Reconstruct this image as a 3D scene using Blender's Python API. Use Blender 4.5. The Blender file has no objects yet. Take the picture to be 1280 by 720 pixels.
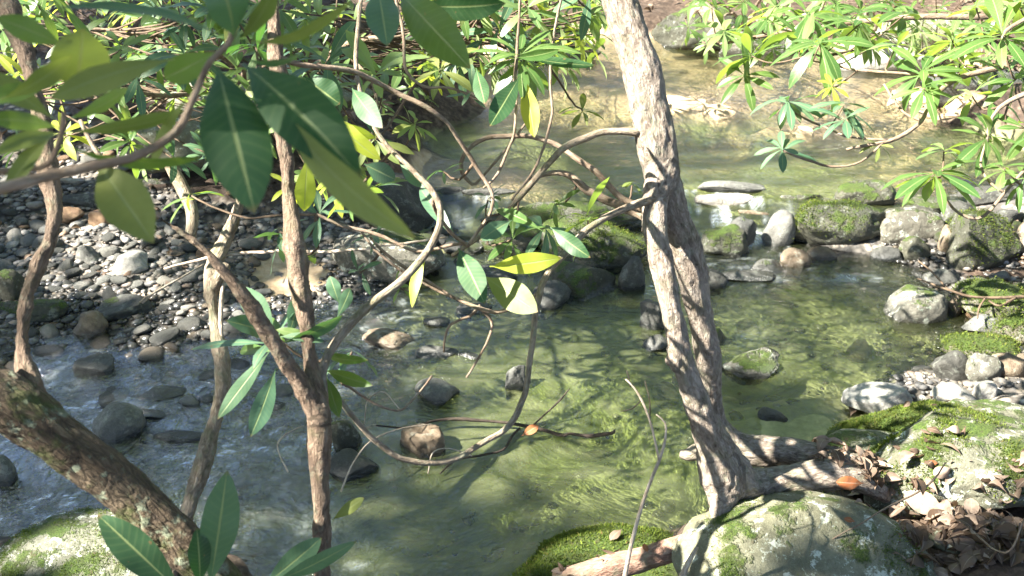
import bpy, bmesh, math, random
import numpy as np
from mathutils import Vector
R = math.radians
random.seed(7); rng = np.random.default_rng(7)
SC = bpy.context.scene
COL = SC.collection
CAMZ = 2.3; PITCH = R(28); FPX = 1256.0
FW = np.array([0, math.cos(PITCH), -math.sin(PITCH)]); UP = np.array([0, math.sin(PITCH), math.cos(PITCH)]); RT = np.array([1., 0, 0])
CAM = np.array([0, 0, CAMZ])
def ray(px, py): return FW + RT*((px-640)/FPX) + UP*((360-py)/FPX)
def P(px, py, d): return CAM + ray(px, py)*d               # point at depth d
def G(px, py, z=0.0):                                       # point on the level z
    r = ray(px, py); return CAM + r*((z-CAMZ)/r[2])
def GD(px, py, z=0.0):
    r = ray(px, py); return (z-CAMZ)/r[2]
SUN = np.array([-0.70, -0.19, 0.68]); SUN /= np.linalg.norm(SUN)

# ------------------------------------------------------------------ noise
def _h(ix, iy, iz, s):
    n = (ix*374761393 + iy*668265263 + iz*2147483647 + s*1274126177) & 0xffffffff
    n = ((n ^ (n >> 13))*1274126177) & 0xffffffff
    n = ((n ^ (n >> 16))*2246822519) & 0xffffffff
    return ((n ^ (n >> 15)) & 0xffffff)/float(0xffffff)
def vn(p, s=0):
    p = np.asarray(p, float); i = np.floor(p).astype(np.int64); f = p-i; f = f*f*(3-2*f)
    x, y, z = i[:, 0], i[:, 1], i[:, 2]; r = 0
    for dx in (0, 1):
        for dy in (0, 1):
            for dz in (0, 1):
                w = (f[:, 0] if dx else 1-f[:, 0])*(f[:, 1] if dy else 1-f[:, 1])*(f[:, 2] if dz else 1-f[:, 2])
                r = r + w*_h(x+dx, y+dy, z+dz, s)
    return r*2-1
def fbm(p, o=4, s=0):
    r = 0; a = .5; p = np.asarray(p, float)
    for k in range(o): r = r+a*vn(p, s+k*17); p = p*2.03+11.3; a *= .5
    return r
def sstep(a, b, x): t = np.clip((x-a)/(b-a), 0, 1); return t*t*(3-2*t)

# ------------------------------------------------------------------ object helpers
def mesh(name, V, F, attrs=None, smooth=True):
    m = bpy.data.meshes.new(name)
    V = np.asarray(V, dtype=np.float32)
    if isinstance(F, np.ndarray):
        n = F.shape[1]
        m.vertices.add(len(V)); m.vertices.foreach_set('co', V.ravel())
        m.loops.add(F.size); m.loops.foreach_set('vertex_index', F.astype(np.int32).ravel())
        m.polygons.add(len(F)); m.polygons.foreach_set('loop_start', np.arange(0, F.size, n, dtype=np.int32))
        m.update(calc_edges=True)
    else:
        m.from_pydata(V.tolist(), [], F)
    if smooth: m.polygons.foreach_set('use_smooth', np.ones(len(m.polygons), dtype=bool))
    for k, a in (attrs or {}).items():
        a = np.asarray(a, dtype=np.float32)
        if a.ndim == 2:
            at = m.attributes.new(k, 'FLOAT_VECTOR', 'POINT'); at.data.foreach_set('vector', a.ravel())
        else:
            at = m.attributes.new(k, 'FLOAT', 'POINT'); at.data.foreach_set('value', a)
    m.update(); return m
def link(name, me, mat=None, parent=None):
    o = bpy.data.objects.new(name, me); COL.objects.link(o)
    if mat and me is not None and len(me.materials) == 0: me.materials.append(mat)
    if parent is not None: o.parent = parent; o.matrix_parent_inverse.identity(); o.location = -np.array(parent.location)
    return o
def tag(o, label=None, cat=None, group=None, kind=None):
    if label: o['label'] = label
    if cat: o['category'] = cat
    if group: o['group'] = group
    if kind: o['kind'] = kind
    return o
def thing(name, loc, label, cat, group=None):
    o = bpy.data.objects.new(name, None); COL.objects.link(o); o.location = loc; o.empty_display_size = .05
    return tag(o, label, cat, group)

# ------------------------------------------------------------------ node helper
def newmat(name):
    m = bpy.data.materials.new(name); m.use_nodes = True; nt = m.node_tree; nt.nodes.clear()
    out = nt.nodes.new('ShaderNodeOutputMaterial')
    class N: pass
    n = N(); n.nt = nt; n.out = out; n.m = m
    def node(t, ins=None, **kw):
        x = nt.nodes.new('ShaderNode'+t)
        for k, v in kw.items(): setattr(x, k, v)
        for k, v in (ins or {}).items():
            if isinstance(v, bpy.types.NodeSocket): nt.links.new(v, x.inputs[k])
            else: x.inputs[k].default_value = v
        return x
    n.node = node
    n.attr = lambda nm, o='Vector': node('Attribute', attribute_name=nm).outputs[o]
    n.math = lambda op, a, b=0.0, c=0.0: node('Math', {0: a, 1: b, 2: c}, operation=op).outputs[0]
    def mix(f, a, b, bt='MIX'):
        x = node('Mix', {0: f}, data_type='RGBA', blend_type=bt)
        for idx, v in ((6, a), (7, b)):
            if isinstance(v, bpy.types.NodeSocket): nt.links.new(v, x.inputs[idx])
            else: x.inputs[idx].default_value = (*v, 1)
        return x.outputs[2]
    n.mix = mix
    n.noise = lambda vec, s, d=3, r=.55, dist=0.0: node('TexNoise', {'Vector': vec, 'Scale': s, 'Detail': d, 'Roughness': r, 'Distortion': dist}).outputs[0]
    n.map = lambda vec, sc=(1, 1, 1), lo=(0, 0, 0): node('Mapping', {'Vector': vec, 'Scale': sc, 'Location': lo}).outputs[0]
    def rng_(v, a, b, c=0.0, d=1.0): return node('MapRange', {0: v, 1: a, 2: b, 3: c, 4: d}).outputs[0]
    n.range = rng_
    def ramp(v, stops):
        x = node('ValToRGB', {0: v}); e = x.color_ramp.elements
        while len(e) > 1: e.remove(e[-1])
        e[0].position = stops[0][0]; e[0].color = (*stops[0][1], 1)
        for p_, c in stops[1:]:
            q = e.new(p_); q.color = (*c, 1)
        return x.outputs[0]
    n.ramp = ramp
    n.bump = lambda h, st, dist=.01: node('Bump', {'Height': h, 'Strength': st, 'Distance': dist}).outputs[0]
    n.fin = lambda sh: nt.links.new(sh, out.inputs[0])
    return n

# ------------------------------------------------------------------ materials
def m_bark(name, dark, mid, light, moss=.35, bs=.9, crack=1.0):
    n = newmat(name); bc = n.attr('bc')
    lo = n.map(bc, (1, 1, .42))
    a = n.noise(lo, 95, 5, .65, .6); b = n.noise(bc, 9, 3); c = n.noise(bc, 260, 3, .7)
    vor = n.node('TexVoronoi', {'Vector': n.map(bc, (1, 1, .3)), 'Scale': 75.0, 'Randomness': 1.0}, feature='DISTANCE_TO_EDGE').outputs[0]
    crk = n.range(vor, .0, .16)
    k = n.math('MULTIPLY', n.range(a, .3, .7), n.math('ADD', n.math('MULTIPLY', crk, .45*crack), 1-.45*crack))
    col = n.ramp(k, [(0, dark), (.45, mid), (1, light)])
    col = n.mix(n.range(b, .45, .75, 0, .5), col, light)
    col = n.mix(n.range(n.noise(bc, 26, 4, .7), .55, .62, 0, .7*moss*2), col, (.17, .19, .13))   # lichen
    mz = n.math('MULTIPLY', n.range(n.noise(bc, 14, 4, .7), .5, .62), moss)
    col = n.mix(mz, col, (.055, .075, .018))
    h = n.math('ADD', n.math('MULTIPLY', k, 1.0), n.math('MULTIPLY', c, .25))
    p = n.node('BsdfPrincipled', {'Base Color': col, 'Roughness': .8, 'Specular IOR Level': .25, 'Normal': n.bump(h, bs, .009)})
    n.fin(p.outputs[0]); return n.m
BARK = m_bark('bark_rhododendron', (.05, .037, .028), (.17, .138, .11), (.33, .29, .245), .22, .7, .6)
BARK_LEFT = m_bark('bark_dark_furrowed', (.02, .014, .009), (.085, .06, .037), (.16, .125, .08), .7, 1.0, 1.6)
BARK_PALE = m_bark('bark_pale_stem', (.07, .052, .035), (.17, .135, .095), (.30, .25, .19), .35, .6)
BARK_MID = m_bark('bark_brown_stem', (.035, .024, .017), (.12, .083, .057), (.22, .165, .12), .2, .8)
TWIG = m_bark('bark_twig', (.07, .045, .03), (.16, .115, .08), (.26, .21, .16), .15, .4)
TWIG_RED = m_bark('bark_young_twig', (.035, .024, .016), (.085, .058, .038), (.15, .11, .07), .0, .3)
DEADWOOD = m_bark('dead_wood', (.12, .09, .06), (.32, .26, .2), (.5, .44, .36), .0, .4)
WETWOOD = m_bark('wet_dead_wood', (.012, .009, .007), (.03, .022, .016), (.07, .055, .04), .0, .5)
LOGWOOD = m_bark('log_wood', (.08, .045, .03), (.24, .14, .10), (.36, .27, .2), .3, .7)

def m_leaf(name, c1, c2, trans, tcol, rough=.38, under=(.16, .2, .085)):
    n = newmat(name); lf = n.attr('lf'); sx = n.node('SeparateXYZ', {0: lf})
    u, t, r = sx.outputs[0], sx.outputs[1], sx.outputs[2]
    col = n.mix(r, c1, c2)
    obj = n.node('TexCoord').outputs['Object']
    col = n.mix(n.range(n.noise(obj, 22, 3), .35, .7, 0, .45), col, [x*.62 for x in c1])
    au = n.math('ABSOLUTE', u)
    rib = n.range(au, .03, .09, 1, 0)
    vv = n.math('SINE', n.math('MULTIPLY', n.math('SUBTRACT', t, n.math('MULTIPLY', au, .10)), 95.0))
    col = n.mix(n.math('MULTIPLY', rib, .7), col, (.22, .27, .10))
    col = n.mix(n.range(vv, .3, 1.0, 0, .09), col, (.2, .26, .1))
    col = n.mix(n.range(t, .955, .985, 0, .7), col, (.13, .075, .03))
    spot = n.range(n.noise(obj, 75, 2), .72, .76, 0, .7)
    col = n.mix(spot, col, (.14, .08, .03))
    back = n.node('NewGeometry').outputs['Backfacing']
    und = n.mix(n.math('MULTIPLY', rib, .6), under, (.3, .27, .12))
    col2 = n.mix(back, col, und)
    h = n.math('ADD', n.math('MULTIPLY', vv, .04), n.math('MULTIPLY', rib, -1.0))
    rg = n.math('ADD', n.math('MULTIPLY', back, .3), n.math('ADD', rough, n.math('MULTIPLY', r, .12)))
    p = n.node('BsdfPrincipled', {'Base Color': col2, 'Roughness': rg, 'Specular IOR Level': .38, 'Normal': n.bump(h, .35, .0015)})
    tr = n.node('BsdfTranslucent', {'Color': n.mix(n.math('MULTIPLY', rib, .6), n.mix(r, tcol, [x*1.15 for x in tcol]), (.2, .2, .05))})
    mx = n.node('MixShader', {0: trans, 1: p.outputs[0], 2: tr.outputs[0]})
    n.fin(mx.outputs[0]); return n.m
LEAF = m_leaf('leaf_green', (.035, .085, .022), (.08, .135, .03), .30, (.30, .46, .05))
LEAF_DK = m_leaf('leaf_dark_green', (.016, .052, .018), (.028, .072, .024), .2, (.08, .25, .03), .5)
LEAF_OL = m_leaf('leaf_olive', (.10, .135, .035), (.16, .18, .045), .3, (.26, .34, .05), .5, (.15, .17, .06))
LEAF_YE = m_leaf('leaf_yellow_green', (.19, .24, .03), (.26, .28, .03), .5, (.62, .70, .06), .45, (.22, .26, .06))  # yellow glow of backlit leaves is put into the base colour
LEAF_BL = m_leaf('leaf_blue_green', (.045, .10, .058), (.07, .13, .065), .2, (.15, .32, .06), .42, (.17, .21, .12))
LEAF_FAR = m_leaf('leaf_far_bank', (.075, .14, .05), (.19, .25, .09), .35, (.35, .5, .06), .42)  # whitish gloss of the lit leaves is put into the base colour
LEAF_CAN = m_leaf('leaf_canopy', (.05, .10, .02), (.09, .15, .03), .35, (.32, .5, .05), .5)

def m_dead(name, a, b):
    n = newmat(name); lf = n.attr('lf'); sx = n.node('SeparateXYZ', {0: lf}); u, t, r = sx.outputs
    obj = n.node('TexCoord').outputs['Object']
    col = n.mix(r, a, b); col = n.mix(n.range(n.noise(obj, 60, 4), .4, .7, 0, .6), col, (.10, .06, .035))
    rib = n.range(n.math('ABSOLUTE', u), .03, .08, 1, 0)
    col = n.mix(n.math('MULTIPLY', rib, .5), col, (.35, .28, .2))
    p = n.node('BsdfPrincipled', {'Base Color': col, 'Roughness': .75, 'Specular IOR Level': .25, 'Normal': n.bump(n.noise(obj, 90, 4), .4, .003)})
    tr = n.node('BsdfTranslucent', {'Color': (.4, .25, .12, 1)})
    n.fin(n.node('MixShader', {0: .12, 1: p.outputs[0], 2: tr.outputs[0]}).outputs[0]); return n.m
DEADLEAF = m_dead('dead_leaf', (.045, .03, .021), (.29, .225, .175))
DEADRED = m_dead('dead_leaf_orange', (.20, .06, .02), (.26, .10, .035))

def m_rock(name, c1, c2, moss=0.0, lichen=.3, band=.0, mossup=.2):
    n = newmat(name); tc = n.node('TexCoord'); ob = tc.outputs['Object']; geo = n.node('NewGeometry')
    rnd = n.node('ObjectInfo').outputs['Random']
    off = n.node('VectorMath', {0: ob, 1: n.node('CombineXYZ', {0: n.math('MULTIPLY', rnd, 31.0), 1: n.math('MULTIPLY', rnd, 17.0), 2: 0.0}).outputs[0]}, operation='ADD').outputs[0]
    a = n.noise(off, 6, 6, .6); b = n.noise(off, 55, 5, .7); f = n.noise(off, 230, 3, .7)
    col = n.mix(n.range(a, .35, .68), c1, c2)
    col = n.mix(n.range(b, .38, .62, 0, .55), col, [x*.5 for x in c1])
    col = n.mix(n.range(f, .5, .7, 0, .3), col, [min(1, x*1.5) for x in c2])
    col = n.mix(n.math('MULTIPLY', rnd, .45), col, [c1[0]*.9, c1[1]*.75, c1[2]*.6])
    if band:
        w = n.node('TexWave', {'Vector': off, 'Scale': 7.0, 'Distortion': 4.0, 'Detail': 3.0, 'Detail Scale': 2.0}, bands_direction='DIAGONAL').outputs[1]
        col = n.mix(n.math('MULTIPLY', n.range(w, .4, .9), band), col, [x*1.5 for x in c2])
    lm = n.range(n.noise(off, 17, 5, .75), .56, .62, 0, lichen*2)
    col = n.mix(lm, col, (.40, .43, .36))
    lm2 = n.range(n.noise(off, 42, 4, .7, 1.0), .61, .66, 0, lichen*1.6)
    col = n.mix(lm2, col, (.27, .32, .25))
    nz = n.node('SeparateXYZ', {0: geo.outputs['Normal']}).outputs[2]
    mn = n.noise(off, 9, 5, .7)
    mm = n.range(n.math('ADD', n.math('ADD', mn, n.math('MULTIPLY', nz, mossup)), n.math('MULTIPLY', n.noise(off, 120, 3), .12)), 1.0-moss*.40, 1.08-moss*.40)
    mf = n.noise(off, 160, 4, .8)
    mcol = n.ramp(mf, [(.3, (.012, .022, .005)), (.52, (.05, .085, .012)), (.72, (.14, .19, .028))])
    mcol = n.mix(n.range(n.noise(off, 13, 5, .7), .42, .62), mcol, n.mix(.65, mcol, (.035, .04, .012)))
    mcol = n.mix(n.range(n.noise(off, 30, 5, .75), .58, .66, 0, .8), mcol, (.07, .05, .03))
    col = n.mix(mm if moss > 0 else 0.0, col, mcol)
    wz = n.node('SeparateXYZ', {0: geo.outputs['Position']}).outputs[2]
    wy = n.node('SeparateXYZ', {0: geo.outputs['Position']}).outputs[1]
    lvl = n.range(wy, 4.95, 5.3, 0.0, .13)
    zz = n.math('SUBTRACT', wz, lvl)
    wet = n.range(n.math('ADD', zz, n.math('MULTIPLY', b, .03)), .025, .055, 1, 0)
    col = n.mix(wet, col, n.mix(.62, col, (.006, .007, .006)))
    h = n.math('ADD', n.math('ADD', n.math('MULTIPLY', a, .6), n.math('MULTIPLY', b, .5)), n.math('ADD', n.math('MULTIPLY', f, .15), n.math('MULTIPLY', n.math('MULTIPLY', mm, mf), 1.3)))
    p = n.node('BsdfPrincipled', {'Base Color': col, 'Roughness': n.range(wet, 0, 1, .72, .18), 'Specular IOR Level': n.range(wet, 0, 1, .3, .6), 'Normal': n.bump(h, .75, .018)})
    n.fin(p.outputs[0]); return n.m
ROCK = {
 'grey':  m_rock('rock_grey', (.075, .078, .073), (.17, .17, .155), .0, .12),
 'dark':  m_rock('rock_dark', (.03, .032, .03), (.085, .085, .075), .35, .08),
 'darkmoss': m_rock('rock_dark_moss', (.032, .035, .026), (.085, .083, .06), .82, .10),
 'pale':  m_rock('rock_pale', (.19, .185, .165), (.36, .35, .32), .0, .2),
 'brown': m_rock('rock_brown', (.08, .06, .04), (.17, .135, .095), .12, .12, .25),
 'rust':  m_rock('rock_rust', (.14, .085, .05), (.25, .17, .10), .0, .05, .3),
 'mossy': m_rock('rock_mossy', (.065, .066, .055), (.15, .145, .12), .66, .35),
 'green': m_rock('rock_full_moss', (.07, .068, .05), (.15, .14, .11), .9, .15, 0, .35),
 'lichen': m_rock('rock_lichen', (.10, .105, .07), (.22, .225, .16), .62, .42),
 'lichen2': m_rock('rock_lichen_moss', (.075, .08, .058), (.16, .165, .125), .72, .6),
}

# ------------------------------------------------------------------ terrain
CP = [  # px, py, z, kind
 (500,650,-.26,'a'),(600,600,-.30,'a'),(700,560,-.30,'a'),(750,450,-.22,'a'),(650,410,-.14,'a'),(1000,400,-.13,'a'),(950,480,-.20,'a'),
 (1050,480,-.12,'a'),(1130,440,-.09,'a'),(820,650,-.24,'a'),(500,500,-.12,'a'),(560,400,-.09,'a'),(460,640,-.2,'a'),(560,700,-.25,'a'),(1060,350,-.08,'g'),
 (50,600,-.09,'g'),(200,560,-.07,'g'),(330,600,-.12,'g'),(100,480,-.035,'g'),(250,500,-.03,'g'),(330,520,-.03,'g'),(150,430,-.02,'g'),(400,400,-.01,'g'),(360,345,.0,'s'),
 (400,640,-.16,'g'),(260,660,-.1,'g'),
 (0,300,.07,'g'),(100,285,.09,'g'),(180,330,.06,'g'),(100,370,.04,'g'),(200,400,.0,'g'),(40,420,.02,'g'),(0,400,.05,'g'),(250,340,.04,'g'),(460,470,.0,'g'),
 (90,715,.02,'l'),(250,725,.03,'l'),(-100,640,-.05,'g'),(-100,760,.2,'l'),(200,820,.35,'l'),(450,850,.2,'l'),(650,800,.1,'l'),(450,740,-.3,'a'),(520,690,-.4,'a'),(470,600,-.3,'a'),
 (770,705,-.12,'l'),(700,720,-.15,'a'),(850,730,.02,'l'),(920,680,.15,'l'),(980,625,.26,'l'),(1080,610,.30,'l'),(1200,650,.34,'l'),(1280,560,.34,'l'),(1150,540,.12,'l'),(1060,545,-.02,'a'),
 (1180,490,.06,'g'),(1250,480,.10,'g'),(1240,430,.02,'g'),(1290,400,.05,'g'),(1190,410,-.04,'g'),(1270,340,.04,'l'),(1100,720,.36,'l'),(1280,720,.45,'l'),(1350,560,.5,'l'),(1400,400,.3,'l'),
 (450,300,.08,'g'),(600,290,-.03,'a'),(720,300,-.03,'a'),(830,320,-.08,'a'),(910,300,.0,'a'),(930,345,-.03,'g'),(1060,290,.05,'g'),(1200,290,.06,'g'),(1300,290,.12,'g'),(1000,340,-.05,'g'),
 (600,200,0.010,'a'),(700,210,-0.040,'a'),(720,160,-0.010,'s'),(900,200,-0.070,'s'),(1000,225,-0.050,'a'),(1100,210,-0.040,'s'),(1200,200,-0.020,'a'),(950,180,-0.030,'a'),
 (620,225,0.100,'s'),(680,120,0.070,'s'),(760,95,0.080,'s'),(840,128,0.155,'s'),(900,138,0.165,'s'),(960,150,0.155,'s'),(1010,160,0.135,'s'),(870,105,.05,'s'),(950,118,.05,'s'),(880,168,.03,'a'),(970,185,.03,'a'),(1080,150,0.050,'s'),(1180,150,0.050,'s'),(560,215,0.100,'s'),(900,90,0.030,'s'),(800,90,.03,'s'),(850,72,.02,'s'),(950,78,.02,'s'),(1050,88,.02,'s'),(1150,105,.03,'s'),(760,68,.04,'s'),(700,78,.05,'s'),(620,90,.08,'s'),(1000,100,0.060,'s'),(1100,100,0.070,'s'),
 (470,170,.32,'l'),(500,120,.3,'l'),(400,200,.22,'l'),(300,200,.28,'l'),(200,200,.26,'l'),(100,215,.2,'g'),(0,215,.16,'g'),(0,130,.4,'g'),(150,120,.45,'l'),(320,130,.5,'l'),
 (550,50,.42,'l'),(660,28,.3,'l'),(800,18,.26,'l'),(900,20,.28,'l'),(1000,26,.28,'l'),(1100,35,.28,'l'),(1280,110,.4,'l'),(1200,90,.38,'l'),
 (0,0,.7,'l'),(200,0,.8,'l'),(400,0,.8,'l'),(640,0,.3,'l'),(900,-8,.3,'l'),(1280,20,.6,'l'),(-200,300,.2,'g'),(-200,150,.5,'l'),(1500,200,.5,'l'),(1400,250,.35,'l'),
]
cw = []
for px, py, z, k in CP:
    g = G(px, py, z); cw.append((g[0], g[1], z, 'algs'.index(k)))
for x, y, z in [(0,10.8,.7),(3,10.8,.7),(5.5,9.5,.9),(-3,10,1.0),(-9,3,.8),(-10,8,1.2),(-6,14,2.2),(0,14,2.2),(6,14,2.4),(12,10,2.4),(9,4,1.4),(8,-1,1.6),(2,-.5,.75),(0,0,.7),(-2,0,.6),(-4,1,.5),(2.6,1.2,.7),(0,-8,2.5),(-9,-5,2.5),(9,-8,3.5),
                (-30,0,7),(30,0,8),(0,32,8),(0,-30,8),(-22,22,8),(22,22,9),(22,-22,8),(-22,-22,8)]: cw.append((x, y, z, 2))
cw = np.array(cw)
def terr(x, y, fine=True):
    x = np.atleast_1d(np.asarray(x, float)); y = np.atleast_1d(np.asarray(y, float))
    Z = np.zeros(len(x)); K = np.zeros((len(x), 4))
    for i in range(0, len(x), 20000):
        xs = x[i:i+20000, None]; ys = y[i:i+20000, None]
        d2 = (xs-cw[:, 0])**2+(ys-cw[:, 1])**2+.004
        w = d2**-1.7; w /= w.sum(1, keepdims=True)
        Z[i:i+20000] = w@cw[:, 2]
        for k in range(4): K[i:i+20000, k] = w@(cw[:, 3] == k)
    if fine:
        q = np.stack([x, y, x*0], 1)
        Z = Z+fbm(q*2.5, 4, 3)*.035+fbm(q*14, 3, 9)*.016
    return Z, K
def tz(x, y): return float(terr([x], [y], False)[0][0])
def grid(xs, ys):
    X, Y = np.meshgrid(xs, ys); nx, ny = len(xs), len(ys)
    idx = np.arange(nx*ny).reshape(ny, nx)
    F = np.stack([idx[:-1, :-1].ravel(), idx[:-1, 1:].ravel(), idx[1:, 1:].ravel(), idx[1:, :-1].ravel()], 1)
    return X.ravel(), Y.ravel(), F
def axis(a, b, step, far, grow=1.25):
    c = list(np.arange(a, b, step)); s = step; v = c[0]
    lo = []
    while v > -far: s *= grow; v -= s; lo.append(v)
    hi = []; s = step; v = c[-1]
    while v < far: s *= grow; v += s; hi.append(v)
    return np.array(lo[::-1]+c+hi)
gx, gy, gf = grid(axis(-4.6, 5.2, .028, 60), axis(1.0, 10.5, .03, 60))
gz, gk = terr(gx, gy)
n = newmat('ground'); tc = n.node('NewGeometry').outputs['Position']
kk = n.node('SeparateXYZ', {0: n.attr('kinds')}); ka, kg, ks = kk.outputs
a = n.noise(tc, 2.2, 5, .6, .5); b = n.noise(tc, 22, 4, .7); c = n.noise(tc, 110, 4, .7)
vor = n.node('TexVoronoi', {'Vector': tc, 'Scale': 24.0}); vcol = vor.outputs['Color']; vd = vor.outputs['Distance']
soil = n.ramp(b, [(.3, (.014, .010, .007)), (.5, (.045, .03, .021)), (.62, (.085, .062, .045)), (.8, (.15, .11, .085))])
alg = n.mix(n.range(a, .35, .65), (.13, .14, .06), (.27, .275, .14)); alg = n.mix(n.range(b, .4, .65, 0, .4), alg, (.07, .08, .035)); alg = n.mix(n.range(c, .5, .7, 0, .2), alg, (.30, .27, .15))
sv = n.node('SeparateXYZ', {0: vcol}).outputs[0]
grav = n.ramp(sv, [(0, (.05, .048, .045)), (.35, (.13, .125, .12)), (.65, (.24, .20, .15)), (1, (.36, .34, .31))])
grav = n.mix(n.range(vd, .25, .6), grav, (.06, .055, .048))
sand = n.mix(n.range(b, .35, .7), (.30, .215, .125), (.44, .345, .235))
nz1 = n.math('MULTIPLY', n.math('SUBTRACT', n.noise(tc, 5, 4, .7), .5), .5)
col = soil
gz_ = n.node('SeparateXYZ', {0: tc}).outputs[2]; grav = n.mix(n.range(gz_, .0, .03, .6, 0), grav, (.02, .02, .018))
col = n.mix(n.range(n.math('ADD', kg, nz1), .28, .42), col, grav)
col = n.mix(n.range(n.math('ADD', ka, nz1), .35, .6), col, alg)
col = n.mix(n.range(n.math('ADD', ks, nz1), .35, .65), col, sand)
h = n.math('ADD', n.math('MULTIPLY', b, .6), n.math('ADD', n.math('MULTIPLY', c, .3), n.math('MULTIPLY', n.math('MULTIPLY', vd, -1.0), kg)))
h = n.math('MULTIPLY', h, n.math('SUBTRACT', 1.0, n.math('MULTIPLY', n.range(ka, 0, 1), .75)))
n.fin(n.node('BsdfPrincipled', {'Base Color': col, 'Roughness': .8, 'Specular IOR Level': .25, 'Normal': n.bump(h, .6, .02)}).outputs[0])
GROUND = n.m
o = link('ground', mesh('ground', np.stack([gx, gy, gz], 1), gf, {'kinds': gk[:, [0, 2, 3]]}), GROUND)
tag(o, kind='structure', label='stream bed, gravel bar and earthy banks')
# fast lookup of finished terrain
TX, TY = np.unique(gx), np.unique(gy); TZ = gz.reshape(len(TY), len(TX)); TK = gk.reshape(len(TY), len(TX), 4)
def look(x, y):
    x = np.atleast_1d(x); y = np.atleast_1d(y)
    i = np.clip(np.searchsorted(TX, x), 0, len(TX)-1); j = np.clip(np.searchsorted(TY, y), 0, len(TY)-1)
    return TZ[j, i], TK[j, i]

# ------------------------------------------------------------------ water
dam = [(430,285),(500,290),(560,262),(640,270),(720,272),(800,270),(870,262),(915,268),(960,275),(1000,280),(1060,290),(1150,285),(1220,270),(1300,262),(1500,250)]
dw = np.array([G(a_, b_, .0)[:2] for a_, b_ in dam])
wx, wy, wf = grid(np.arange(-5.2, 5.6, .025), np.arange(.9, 10.4, .025))
def wlevel(x, y):
    yd = np.interp(x, dw[:, 0], dw[:, 1]); s = y-yd
    c0 = G(925, 310, .1)[0]
    run = .10+.42*np.exp(-((x-c0)/.26)**2)+.18*np.exp(-((x-G(600, 280, .1)[0])/.35)**2)
    t = np.clip((s+run)/run, 0, 1)
    st = t+.07*np.sin(t*math.pi*4)*np.clip(run-.14, 0, 1)*2
    m = sstep(-1.15, -.85, x)
    return .13*np.clip(st, 0, 1)*m, np.abs(t-.5) < .5, t
wz, sl, tt = wlevel(wx, wy)
tzw, tkw = look(wx, wy)
p3 = np.stack([wx, wy, wx*0], 1)
flowx = sstep(.2, -1.0, wx)*sstep(5.6, 4.0, wy)           # rough riffle on the left
rough = .12+.75*flowx
c0 = G(930, 330, 0); rough = np.maximum(rough, .8*np.exp(-(((wx-c0[0])/.55)**2+((wy-c0[1])/.4)**2)))
c1 = G(1060, 350, 0); rough = np.maximum(rough, .55*np.exp(-(((wx-c1[0])/.5)**2+((wy-c1[1])/.25)**2)))
c2 = G(650, 380, 0); rough = np.maximum(rough, .5*np.exp(-(((wx-c2[0])/.5)**2+((wy-c2[1])/.5)**2)))
c3 = G(880, 400, 0); rough = np.maximum(rough, .35*np.exp(-(((wx-c3[0])/.6)**2+((wy-c3[1])/.6)**2)))
rough = np.where(wy > 5.5, .06, rough)
warp = np.stack([fbm(p3*1.3, 3, 21), fbm(p3*1.3+9, 3, 22), wx*0], 1)*.5
w1 = fbm((p3+warp)*np.array([3.5, 5.5, 1]), 3, 31); w2 = fbm((p3+warp*.6)*np.array([13, 19, 1]), 3, 33)
wz = wz+(w1*.016+w2*.012)*(.2+rough)
casc = np.clip(np.exp(-((wx-c0[0])/.24)**2)+.5*np.exp(-((wx-G(600, 280, 0)[0])/.12)**2), 0, 1)
foam_glint = ((tt > .02) & (tt < .98)).astype(float)*casc*sstep(-1.15, -.85, wx)*sstep(-.1, .4, fbm(p3*np.array([30, 6, 1]), 3, 41))
foam_glint += .8*np.exp(-(((wx-G(1065,348,0)[0])/.14)**2+((wy-G(1065,348,0)[1])/.035)**2))*sstep(-.1, .25, fbm(p3*30, 2, 43))
foam_glint += .25*sstep(.18, .40, fbm((p3+warp)*np.array([14, 26, 1]), 4, 47))*(rough > .5)  # pale riffle streaks imitate blue-white glints, painted in the foam colour
depth = np.clip(wz-tzw, 0, 2)
foam_glint = np.clip(foam_glint, 0, 1)
n = newmat('water'); tc = n.node('NewGeometry').outputs['Position']
dp = n.attr('depth', 'Fac'); ro = n.attr('rough', 'Fac'); fo = n.attr('foam_glint', 'Fac')
wv = n.node('TexNoise', {'Vector': tc, 'Scale': 1.6, 'Detail': 2.0}).outputs['Color']
wc = n.node('VectorMath', {0: tc, 1: n.node('VectorMath', {0: wv, 3: .55}, operation='SCALE').outputs[0]}, operation='ADD').outputs[0]
b1 = n.noise(n.map(wc, (1.0, 2.0, 1)), 9, 4, .6, .8); b2 = n.noise(n.map(wc, (1, 1.6, 1)), 34, 4, .6, .5); b3 = n.noise(wc, 95, 3)
hh = n.math('ADD', n.math('MULTIPLY', b1, .6), n.math('ADD', n.math('MULTIPLY', b2, .35), n.math('MULTIPLY', b3, .08)))
bmp = n.bump(hh, n.math('ADD', .34, n.math('MULTIPLY', ro, .8)), .035)
T = n.node('CombineColor', {0: n.math('EXPONENT', n.math('MULTIPLY', dp, -1.7)), 1: n.math('EXPONENT', n.math('MULTIPLY', dp, -1.3)), 2: n.math('EXPONENT', n.math('MULTIPLY', dp, -2.6))}).outputs[0]
tr = n.node('BsdfTransparent', {'Color': T})
murk_swirl = n.mix(n.range(n.noise(n.map(wc, (1, 2.2, 1)), 3.2, 5, .62, 1.5), .38, .62), (.15, .19, .06), (.36, .40, .19))  # murk colour; its light and dark swirls are painted reflections
df = n.node('BsdfDiffuse', {'Color': murk_swirl, 'Normal': bmp})
murk = n.range(dp, .0, .28, .0, .16)
s1 = n.node('MixShader', {0: murk, 1: tr.outputs[0], 2: df.outputs[0]})
fr = n.node('Fresnel', {'IOR': n.math('ADD', 1.36, n.math('MULTIPLY', ro, .85)), 'Normal': bmp})
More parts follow.
